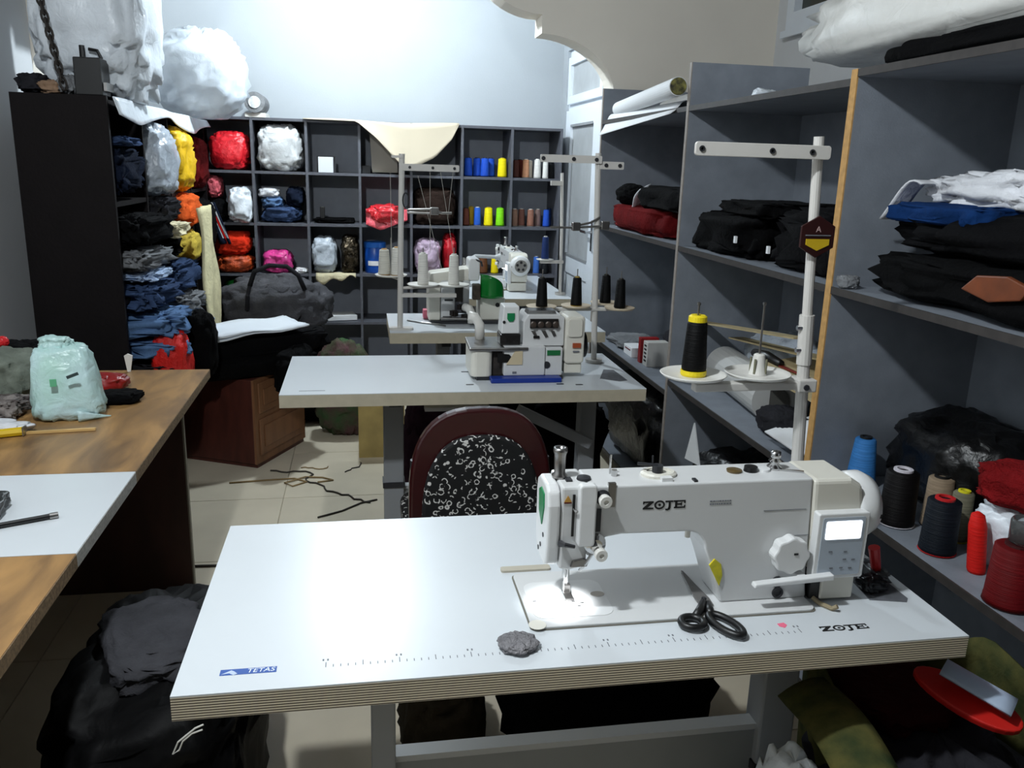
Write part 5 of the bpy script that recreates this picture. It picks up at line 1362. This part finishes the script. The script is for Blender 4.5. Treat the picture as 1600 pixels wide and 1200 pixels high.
t = thing('folded_sheets', 'stack of white folded sheets on the black fabric bolt', 'fabric', (-0.50, 4.2, 0.635))
RT = Matrix.Translation((-0.56, 4.17, 0.642)) @ Matrix.Rotation(0.45, 4, 'Z') @ Matrix.Rotation(-0.06, 4, 'Y')
for k in range(3):
    mb = MB()
    mb.sheet(lambda a, b: (RT @ Vector((-0.36 + 0.62 * a - 0.015 * k * (1 - a) + 0.01 * math.sin(9 * b + k), -0.14 + 0.30 * b, 0.004 + 0.012 * k + 0.012 * math.sin(2.2 * a + k) + 0.006 * math.sin(14 * a + 5 * b) - 0.02 * max(0, 0.2 - b)))), 14, 6, 0.006)
    mb.build('sheet', M('sheet_white', '#dfe5ec', 0.7), t, smooth=True)
db = thing('duffel_bag', 'dark grey duffel bag with a loop handle behind the black fabrics', 'bag', (-0.45, 4.86, 0.0))
MB().soft(cx=-0.48, cy=4.86, z0=0.46, sx=0.66, sy=0.42, sz=0.38, seed=124, amp=0.16, fold=0.2, sq=0.6, sv=0.8, rot=-0.1).build('body', cloth('duffel_grey', '#4c4c50'), db, smooth=True)
MB().tube([(-0.60, 4.70, 0.79), (-0.57, 4.68, 0.87), (-0.49, 4.67, 0.905), (-0.40, 4.67, 0.90), (-0.34, 4.68, 0.85), (-0.31, 4.69, 0.77)], 0.013, 8).build('handle', charcoal, db, smooth=True)
MB().tube([(-0.62, 4.69, 0.66), (-0.61, 4.67, 0.74), (-0.60, 4.70, 0.79)], 0.012, 6).build('strap', charcoal, db)
S('black_pile', blk, 'black clothes heap on the floor under the duffel bag', 'fabric', cx=-0.40, cy=4.90, z0=0.0, sx=0.60, sy=0.50, sz=0.47, seed=125, amp=0.10, sq=0.5, sv=0.4)
S('black_pile', blk2, 'black cloth bundle heaped against the foot of the clothes shelving', 'fabric', cx=-0.80, cy=4.86, z0=0.0, sx=0.20, sy=0.60, sz=0.62, seed=126, amp=0.14)
S('wine_cloth', cloth('wine', '#5c4044', color2='#3c5a3a', var=0.3), 'dull wine red cloth with green showing beside the black heap', 'fabric', cx=-0.11, cy=4.52, z0=0.0, sx=0.32, sy=0.24, sz=0.54, seed=127, amp=0.15, sv=0.8)
S('red_bag', M('red_bag2', '#d3170f', 0.6, var=0.2, vscale=10, bump=0.3), 'bright red fabric bag slumped behind the cutting table', 'bag', cx=-0.80, cy=3.66, z0=0.442, sx=0.16, sy=0.22, sz=0.33, seed=128, amp=0.18)
S('black_pile', blk, 'black garment lying over the red fabric bag', 'fabric', cx=-0.71, cy=3.86, z0=0.50, sx=0.14, sy=0.20, sz=0.30, seed=129, amp=0.2)
S('black_pile', blk, 'low black heap on the floor under the end of the cutting table', 'fabric', cx=-1.0, cy=3.24, z0=0.0, sx=0.36, sy=0.36, sz=0.445, seed=130, amp=0.08, **FOLD)

# ================================================================== CHAIR IN FRONT OF THE SECOND TABLE
def curl_material():
    m = bpy.data.materials.new('curl_fabric')
    m.use_nodes = True
    nt = m.node_tree
    b = nt.nodes['Principled BSDF']
    b.inputs['Roughness'].default_value = 0.75
    tc = nt.nodes.new('ShaderNodeTexCoord')
    nz = nt.nodes.new('ShaderNodeTexNoise')
    nz.inputs['Scale'].default_value = 30
    mx = nt.nodes.new('ShaderNodeVectorMath')
    mx.operation = 'MULTIPLY_ADD'
    mx.inputs[1].default_value = (0.012, 0.012, 0.012)
    nt.links.new(tc.outputs['Object'], nz.inputs['Vector'])
    nt.links.new(nz.outputs['Color'], mx.inputs[0])
    nt.links.new(tc.outputs['Object'], mx.inputs[2])
    vo = nt.nodes.new('ShaderNodeTexVoronoi')
    vo.inputs['Scale'].default_value = 58
    nt.links.new(mx.outputs[0], vo.inputs['Vector'])
    r = nt.nodes.new('ShaderNodeValToRGB')
    e = r.color_ramp.elements
    e[0].position = 0.30
    e[0].color = (0, 0, 0, 1)
    e[1].position = 0.36
    e[1].color = (1, 1, 1, 1)
    x = e.new(0.44)
    x.color = (1, 1, 1, 1)
    x = e.new(0.50)
    x.color = (0, 0, 0, 1)
    nt.links.new(vo.outputs['Distance'], r.inputs['Fac'])
    n2 = nt.nodes.new('ShaderNodeTexNoise')
    n2.inputs['Scale'].default_value = 60
    nt.links.new(tc.outputs['Object'], n2.inputs['Vector'])
    gt = nt.nodes.new('ShaderNodeMath')
    gt.operation = 'GREATER_THAN'
    gt.inputs[1].default_value = 0.50
    nt.links.new(n2.outputs['Fac'], gt.inputs[0])
    mul = nt.nodes.new('ShaderNodeMath')
    mul.operation = 'MULTIPLY'
    nt.links.new(r.outputs['Color'], mul.inputs[0])
    nt.links.new(gt.outputs[0], mul.inputs[1])
    mc = nt.nodes.new('ShaderNodeMix')
    mc.data_type = 'RGBA'
    mc.inputs[6].default_value = lin('#0b0b0d')
    mc.inputs[7].default_value = lin('#dcdad6')
    nt.links.new(mul.outputs[0], mc.inputs[0])
    nt.links.new(mc.outputs[2], b.inputs['Base Color'])
    return m
chair = thing('chair', 'dark red chair with a rounded back in black fabric with white curls', 'chair', (0.305, 2.28, 0))
wine_f = M('chair_wine', '#330a0d', 0.3, var=0.15, coat=0.3)
def arch_pts(w, z0, z1, n=24):
    pts = [(-w, z0)]
    for i in range(n + 1):
        a = PI - PI * i / n
        pts.append((w * math.copysign(abs(math.cos(a)) ** 0.75, math.cos(a)), z1 - 0.26 + 0.26 * abs(math.sin(a)) ** 0.75))
    pts.append((w, z0))
    return pts
cx_ = 0.305
outer = arch_pts(0.192, 0.44, 0.842)
inner = arch_pts(0.160, 0.47, 0.775)
MB().prism([(cx_ + a, b) for a, b in outer], 2.085, 2.125, 'y').build('backrest', wine_f, chair, bevel=0.010, seg=3)
MB().prism([(cx_ + a, b) for a, b in inner], 2.066, 2.086, 'y').build('back_cushion', curl_material(), chair, bevel=0.010, seg=3)
MB().prism(rounded(cx_ - 0.20, cx_ + 0.20, 2.10, 2.50, 0.06), 0.40, 0.46, 'z').build('seat', curl_material(), chair, bevel=0.015, seg=3)
for sx_ in (-1, 1):
    MB().tube([(cx_ + 0.17 * sx_, 2.46, 0.40), (cx_ + 0.19 * sx_, 2.50, 0.0)], 0.013, 10).build('leg', steel_dark, chair)
    MB().tube([(cx_ + 0.175 * sx_, 2.105, 0.70), (cx_ + 0.175 * sx_, 2.12, 0.40), (cx_ + 0.19 * sx_, 2.06, 0.0)], 0.013, 10).build('leg', steel_dark, chair)
MB().tube([(cx_ - 0.17, 2.46, 0.30), (cx_ + 0.17, 2.46, 0.30)], 0.008, 8).build('stretcher', steel_dark, chair)
# slanting grey bar under the second table
MB().cbox((0.665, 2.78, 0.565), (0.30, 0.03, 0.035), ry=0.46).build('brace', steel_grey, T2)
MB().box(0.20, 0.42, 2.70, 2.74, 0.655, 0.668).build('under_rail', M('rail_white', '#c4c6c8', 0.4), T2)

# ================================================================== THINGS ON THE CUTTING TABLE
ZL = 0.75
mint = M('mint_plastic', '#c3dde3', 0.3, var=0.12, vscale=9, bump=0.4, bscale=24, color2='#aed3c9')
t = thing('mint_bag', 'pale mint plastic bag standing upright on the cutting table', 'plastic bag', (-0.82, 2.40, ZL))
MB().soft(cx=-0.805, cy=2.42, z0=ZL, sx=0.20, sy=0.16, sz=0.205, seed=142, amp=0.10, fold=0.07, freq=2.0, sq=0.55, sv=0.4, lean=(-0.012, 0.02), rot=0.2, taper=0.72).build('bag', mint, t, smooth=True)
MB().sheet(lambda a, b: (-0.765 + 0.07 * a, 2.345 + 0.05 * a, ZL + 0.03 * b * (1 - a) + 0.004), 6, 3, 0.003).build('corner', mint, t, smooth=True)
MB().soft(cx=-0.83, cy=2.43, z0=ZL + 0.185, sx=0.09, sy=0.07, sz=0.04, seed=143, amp=0.4).build('bag_neck', mint, t, smooth=True)
MB().cbox((-0.765, 2.336, ZL + 0.135), (0.030, 0.004, 0.008), ry=-0.35, rz=0.2).build('print', M('print_teal', '#2c3d3f', 0.5), t)
MB().cbox((-0.815, 2.3375, ZL + 0.115), (0.016, 0.004, 0.02), rz=0.15).build('print', M('print_green', '#5fae84', 0.5), t)
S('red_purse', M('red_leather', '#8a1716', 0.4, var=0.2), 'dark red purse behind the mint bag', 'purse', cx=-0.80, cy=2.70, z0=ZL, sx=0.16, sy=0.11, sz=0.05, seed=144, amp=0.15)
S('black_pouch', blk, 'black pouch lying beside the mint bag', 'pouch', cx=-0.72, cy=2.55, z0=ZL, sx=0.15, sy=0.10, sz=0.035, seed=145, amp=0.2)
S('grey_cloth', cloth('sage_grey', '#6d7369'), 'sage grey cloth crumpled at the wall end of the cutting table', 'fabric', cx=-1.04, cy=2.60, z0=ZL, sx=0.24, sy=0.26, sz=0.15, seed=146, amp=0.3)
S('dark_bundle', blk2, 'dark bundle with red bits behind the mint bag', 'fabric', cx=-1.06, cy=2.84, z0=ZL, sx=0.30, sy=0.17, sz=0.13, seed=147, amp=0.25)
S('red_ball', M('red_gloss', '#d4262b', 0.25), 'small shiny red ball on the dark bundle', 'ball', cx=-1.10, cy=2.78, z0=ZL + 0.12, sx=0.035, sy=0.035, sz=0.035, seed=148, amp=0.0, sq=1, sv=1)
S('scrap_pile', M('scrap_mixed', '#8d8580', 0.8, color2='#2a1a18', vscale=22, bump=0.5), 'pile of mixed cloth scraps between the grey cloth and the mint bag', 'scraps', cx=-0.985, cy=2.42, z0=ZL, sx=0.16, sy=0.16, sz=0.06, seed=149, amp=0.4, freq=3.5)
S('white_scrap', white_c, 'flat white cloth strip in front of the scrap pile', 'fabric', cx=-0.95, cy=2.29, z0=ZL, sx=0.22, sy=0.07, sz=0.03, seed=150, amp=0.3, rot=-0.3)
t = thing('tape_measure', 'yellow tape measure strip coiled at the edge of the scraps', 'tape measure', (-0.88, 2.225, ZL))
MB().tube([(-1.02, 2.215, ZL + 0.012), (-0.93, 2.222, ZL + 0.012), (-0.865, 2.245, ZL + 0.012)], [0.011, 0.0115, 0.0115], 8).build('tape', M('tape_yellow', '#d8b414', 0.45, var=0.1), t)
MB().box(-0.866, -0.862, 2.233, 2.257, ZL + 0.002, ZL + 0.024).build('tape_end', brushed, t)
MB().cbox((-0.80, 2.262, ZL + 0.004), (0.20, 0.010, 0.006), rz=0.12).one('wooden_stick', M('stick_tan', '#c9a468', 0.6), 'thin tan wooden stick in front of the mint bag', 'stick')
t = thing('hook_tool', 'black rod with a metal tip lying on the white board', 'tool', (-0.68, 1.66, ZL))
MB().cyl((-0.74, 1.632, ZL + 0.006), (-0.618, 1.688, ZL + 0.006), 0.0055, n=10).build('rod', black, t)
MB().cyl((-0.622, 1.686, ZL + 0.006), (-0.608, 1.692, ZL + 0.006), 0.0065, n=10).build('tip', brushed, t)
S('black_tool', black, 'black object at the wall side of the rod on the white board', 'tool', cx=-0.755, cy=1.69, z0=ZL, sx=0.09, sy=0.20, sz=0.035, seed=151, amp=0.15)
MB().prism([(-0.785, ZL), (-0.775, ZL), (-0.765, ZL + 0.055), (-0.78, ZL + 0.062), (-0.792, ZL + 0.055)], 2.928, 2.934, 'y').one('plastic_tag', white_pl, 'narrow white plastic tag standing at the cutting table end', 'tag')

# ================================================================== BLACK SACK BESIDE THE CUTTING TABLE
t = thing('black_sack', 'large black sack of cloth on the floor beside the cutting table', 'sack', (-0.52, 1.68, 0))
MB().soft(cx=-0.43, cy=1.66, z0=0.0, sx=0.42, sy=0.72, sz=0.50, seed=161, amp=0.12, fold=0.10, freq=1.8, sq=0.6, sv=0.6, nu=60, nv=36).build('sack', M('black_nylon', '#070708', 0.6, var=0.2, bump=0.3, bscale=10, spec=0.12), t, smooth=True)
MB().soft(cx=-0.43, cy=1.64, z0=0.455, sx=0.22, sy=0.34, sz=0.07, seed=162, amp=0.15, rot=0.3).build('folded_flap', cloth('flap_grey', '#3c3c40'), t, smooth=True)
loop = [(-0.284, 1.330, 0.505), (-0.298, 1.330, 0.499), (-0.315, 1.330, 0.485), (-0.328, 1.330, 0.474), (-0.338, 1.330, 0.451), (-0.327, 1.330, 0.458), (-0.320, 1.330, 0.475), (-0.304, 1.330, 0.489), (-0.286, 1.330, 0.495)]
MB().tube(loop, 0.0016, 6).build('cord', white_pl, t)

# ================================================================== THINGS ON THE FRONT TABLE
S('lint_pad', cloth('lint_grey', '#8b898c', var=0.3, bump=0.8, bs=120), 'round grey felted lint pad lying on the printed ruler', 'pad', cx=0.222, cy=1.098, z0=0.7605, sx=0.066, sy=0.062, sz=0.014, seed=171, amp=0.14, sq=1, sv=0.8)
sc = thing('scissors', 'black handled scissors resting against the foot of the lit screen machine', 'scissors', (0.53, 1.14, 0.766))
TSc = Matrix.Translation((0.549, 1.172, 0.7695)) @ Matrix.Rotation(math.radians(-4), 4, 'Z')
blade = M('blade_steel', '#6f6d6b', 0.4, 0.35, var=0.1, vscale=80)
MB().prism([(-0.010, -0.002), (0.008, -0.004), (0.010, 0.020), (-0.003, 0.112), (-0.006, 0.114), (-0.012, 0.025)], 0, 0.0022, 'z', TSc).build('blade', blade, sc)
MB().prism([(-0.004, -0.002), (0.014, -0.002), (0.014, 0.020), (-0.002, 0.110), (-0.006, 0.112), (-0.005, 0.025)], -0.0028, -0.0004, 'z', TSc).build('blade', blade, sc)
MB().lathe([(0.004, 0.002), (0.004, 0.0045), (0, 0.005)], 12, TSc @ Matrix.Translation((0.002, 0.012, 0))).build('pivot', steel_dark, sc)
def loop_handle(c, rx, ry, rot, r):
    pts = []
    for k in range(22):
        a = 2 * PI * k / 22
        x, y = rx * math.cos(a), ry * math.sin(a)
        pts.append((c[0] + x * math.cos(rot) - y * math.sin(rot), c[1] + x * math.sin(rot) + y * math.cos(rot), 0.768))
    return pts
h1 = MB().tube(loop_handle((0.507, 1.121), 0.018, 0.017, 0.0, 0.0), 0.0062, 8, closed=True)
h1.build('handle', black, sc, smooth=True)
MB().tube(loop_handle((0.5575, 1.108), 0.015, 0.036, 0.35, 0.0), 0.0062, 8, closed=True).build('handle', black, sc, smooth=True)
MB().tube([(0.518, 1.136, 0.769), (0.534, 1.155, 0.770), (0.548, 1.176, 0.771)], [0.007, 0.0075, 0.006], 8).build('shank', black, sc, smooth=True)
MB().tube([(0.546, 1.140, 0.768), (0.550, 1.155, 0.768), (0.555, 1.175, 0.768)], [0.007, 0.0075, 0.006], 8).build('shank', black, sc, smooth=True)
# clutter in the pocket at the right rear corner
t = thing('screwdriver', 'small screwdriver with a red handle standing in the dark pocket tray', 'screwdriver', (0.885, 1.22, 0.79))
MB().tube([(0.878, 1.220, 0.830), (0.887, 1.222, 0.798), (0.895, 1.224, 0.772)], [0.010, 0.009, 0.007], 10).build('handle', M('handle_red', '#b81f22', 0.35), t)
MB().tube([(0.894, 1.224, 0.774), (0.904, 1.226, 0.739)], 0.003, 8).build('shaft', steel_dark, t)
S('bobbin_case', M('parts_dark', '#2c2d30', 0.3, 0.6, var=0.4, vscale=60), 'dark metal bobbin parts lying beside the control box', 'parts', cx=0.868, cy=1.20, z0=0.7608, sx=0.05, sy=0.05, sz=0.026, seed=172, amp=0.35, freq=4)
S('cable_bundle', M('parts_grey', '#55595c', 0.4, 0.4, var=0.4, vscale=50), 'grey cable ends bundled in the corner pocket', 'cable', cx=0.895, cy=1.235, z0=0.7608, sx=0.04, sy=0.08, sz=0.03, seed=173, amp=0.4, freq=4)

# ================================================================== PATTERNED BAG BOTTOM RIGHT
t = thing('patterned_bag', 'open bag in green and yellow patterned cloth under the corner of the ruler table', 'bag', (0.98, 1.13, 0))
pat = cloth('leaf_print', '#57532e', color2='#2c3722', vs=18, var=0.3, bump=0.2)
BX0, BX1, BY0, BY1, BZ = 0.812, 1.165, 0.86, 1.36, 0.585
def ring_sheet(a, b):
    an = 2 * PI * a
    cx0, cy0 = (BX0 + BX1) / 2, (BY0 + BY1) / 2
    sp = lambda v: math.copysign(abs(v) ** 0.5, v)
    k = 0.90 + 0.10 * b + 0.02 * math.sin(5 * an + 3 * b)
    z = BZ * b + (0.02 * math.sin(3 * an + 1) + 0.015 * math.sin(7 * an)) * b
    return (cx0 + (BX1 - BX0) / 2 * k * sp(math.cos(an)), cy0 + (BY1 - BY0) / 2 * k * sp(math.sin(an)), z)
MB().sheet(ring_sheet, 60, 14, 0.004).build('side_cloth', pat, t, smooth=True)
MB().prism(rounded(BX0 + 0.03, BX1 - 0.03, BY0 + 0.03, BY1 - 0.03, 0.05), 0.0, 0.006, 'z').build('base', pat, t)
MB().sheet(lambda a, b: (0.79 - 0.09 * b + 0.03 * a, 0.95 + 0.27 * a, 0.585 + 0.02 * b + 0.015 * math.sin(4 * a) - 0.05 * b * b), 8, 6, 0.004).build('flap', pat, t, smooth=True)
S('dark_clothes', charcoal, 'dark clothes filling the patterned bag', 'garment', cx=0.972, cy=1.11, z0=0.007, sx=0.345, sy=0.45, sz=0.53, seed=181, amp=0.05, sq=0.5, sv=0.4)
S('maroon_garment', cloth('deep_maroon', '#2e0c0c'), 'deep maroon garment lying over the dark clothes in the patterned bag', 'garment', cx=0.93, cy=1.20, z0=0.525, sx=0.24, sy=0.24, sz=0.05, seed=182, amp=0.25)
sl = thing('slipper', 'pale blue slipper with a red sole on the dark clothes', 'slipper', (1.06, 1.07, 0.54))
TS_ = Matrix.Translation((1.00, 1.09, 0.60)) @ Matrix.Rotation(math.radians(217), 4, 'Z') @ Matrix.Rotation(math.radians(18), 4, 'Y') @ Matrix.Rotation(math.radians(-12), 4, 'X')
foot = [(0.036 * math.cos(a) * (1.0 + 0.12 * math.sin(a)), 0.088 * math.sin(a)) for a in [2 * PI * k / 28 for k in range(28)]]
MB().prism(foot, 0, 0.014, 'z', TS_).build('sole', M('sole_red', '#c81c14', 0.5, var=0.1), sl, bevel=0.003)
def strap(a, b):
    an = PI * (0.40 + 0.60 * a)
    return TS_ @ Vector((0.043 * math.cos(an), -0.05 + 0.115 * b, 0.008 + 0.040 * math.sin(an) * (1 - 0.25 * b)))
MB().sheet(strap, 14, 6, 0.006).build('upper', M('slipper_blue', '#b4c4da', 0.5, var=0.06), sl, smooth=True)
S('white_sack', poly_white, 'white plastic sack on the floor under the patterned flap', 'plastic bag', cx=0.705, cy=1.10, z0=0.0, sx=0.13, sy=0.20, sz=0.52, seed=183, amp=0.2, sv=0.7)
t = thing('rope', 'brown rope looped over the rim of the patterned bag', 'rope', (1.10, 0.90, 0.2))
for k in range(2):
    MB().tube([(1.115 + 0.02 * k, 0.93, 0.60), (1.105 + 0.02 * k, 0.846, 0.605), (1.10 + 0.022 * k, 0.838, 0.57), (1.095 + 0.025 * k, 0.83, 0.30), (1.09 + 0.025 * k, 0.83, 0.02)], 0.006, 8).build('strand', M('rope_brown', '#7a5a3a', 0.8, var=0.4, vscale=60, bump=0.6, bscale=120), t)

# ================================================================== FLOOR BITS
def squiggle(pts, r, label, m):
    MB().tube(pts, r, 6).one('thread_scrap', m, label, 'thread', smooth=True)
rnd = random.Random(9)
def wander(c, n, step, z):
    p = Vector((c[0], c[1], z))
    an = rnd.uniform(0, 6.28)
    out = [p.copy()]
    for k in range(n):
        an += rnd.uniform(-1.0, 1.2)
        p = p + Vector((math.cos(an), math.sin(an), 0)) * step
        out.append(p.copy())
    return out
tan_t = M('thread_tan', '#8d7650', 0.8)
drk_t = M('thread_dark', '#3a342e', 0.8)
squiggle([(-0.62, 3.80, 0.004), (-0.45, 3.82, 0.004), (-0.33, 3.83, 0.004), (-0.27, 3.78, 0.004), (-0.33, 3.73, 0.004), (-0.37, 3.77, 0.006), (-0.28, 3.84, 0.006), (-0.20, 3.83, 0.004), (-0.15, 3.79, 0.004), (-0.22, 3.77, 0.004)], 0.004, 'tan cord with a loop lying on the floor tiles', tan_t)
squiggle(wander((0.02, 3.50), 26, 0.03, 0.004), 0.004, 'dark tangled cord on the floor beside the second table leg', drk_t)
squiggle([(-0.20, 3.36, 0.004), (-0.10, 3.42, 0.004), (-0.02, 3.50, 0.004), (0.05, 3.53, 0.004)], 0.004, 'dark cord end running to the table leg on the floor', drk_t)
squiggle(wander((-0.18, 3.98), 8, 0.02, 0.003), 0.0028, 'small tan thread curl on the tiles near the chest', tan_t)
squiggle(wander((-0.02, 4.02), 8, 0.02, 0.003), 0.0028, 'small dark thread curl on the tiles near the second table', drk_t)
squiggle([(-0.66, 2.965, 0.004), (-0.50, 2.955, 0.004), (-0.30, 2.95, 0.004), (0.0, 2.93, 0.004)], 0.005, 'thin cable running along the floor under the second table', drk_t)
S('white_bag', poly_white, 'white plastic bag on the floor under the third table', 'plastic bag', cx=0.62, cy=3.62, z0=0.0, sx=0.30, sy=0.18, sz=0.50, seed=191, amp=0.15)
MB().box(-0.03, 0.20, 4.10, 4.36, 0.0, 0.34).one('cardboard_box', M('board_yellow', '#a8935a', 0.6, var=0.2), 'yellowish cardboard box on the floor seen past the second table leg', 'box')
S('black_pile', blk, 'black sacks of cloth piled on the floor behind the second table', 'fabric', cx=0.72, cy=3.30, z0=0.0, sx=0.62, sy=0.36, sz=0.60, seed=192, amp=0.15)
S('plum_sack', cloth('plum', '#2a1a24'), 'dark plum sack standing behind the patterned chair', 'sack', cx=0.26, cy=3.36, z0=0.0, sx=0.24, sy=0.26, sz=0.52, seed=193, amp=0.12)
MB().cbox((0.30, 3.86, 0.785), (0.05, 0.05, 0.04)).one('pink_box', M('box_pink', '#d87084', 0.5), 'small pink box at the open end of the third table', 'box', bevel=0.003)
MB().tube([(0.20, 3.80, 0.764), (0.26, 3.74, 0.764), (0.33, 3.70, 0.764), (0.36, 3.66, 0.764)], 0.004, 8).one('grey_tube', brushed, 'thin grey tube lying on the third table beside the stand', 'tube')
S('black_sack', blk, 'low black sack on the floor under the ruler printed table', 'sack', cx=0.60, cy=1.80, z0=0.0, sx=0.58, sy=0.34, sz=0.38, seed=195, amp=0.12)
S('brown_sack', cloth('olive_brown', '#2e281e'), 'olive brown sack on the floor between the table leg and the black sack', 'sack', cx=0.18, cy=1.84, z0=0.0, sx=0.22, sy=0.28, sz=0.26, seed=196, amp=0.12)
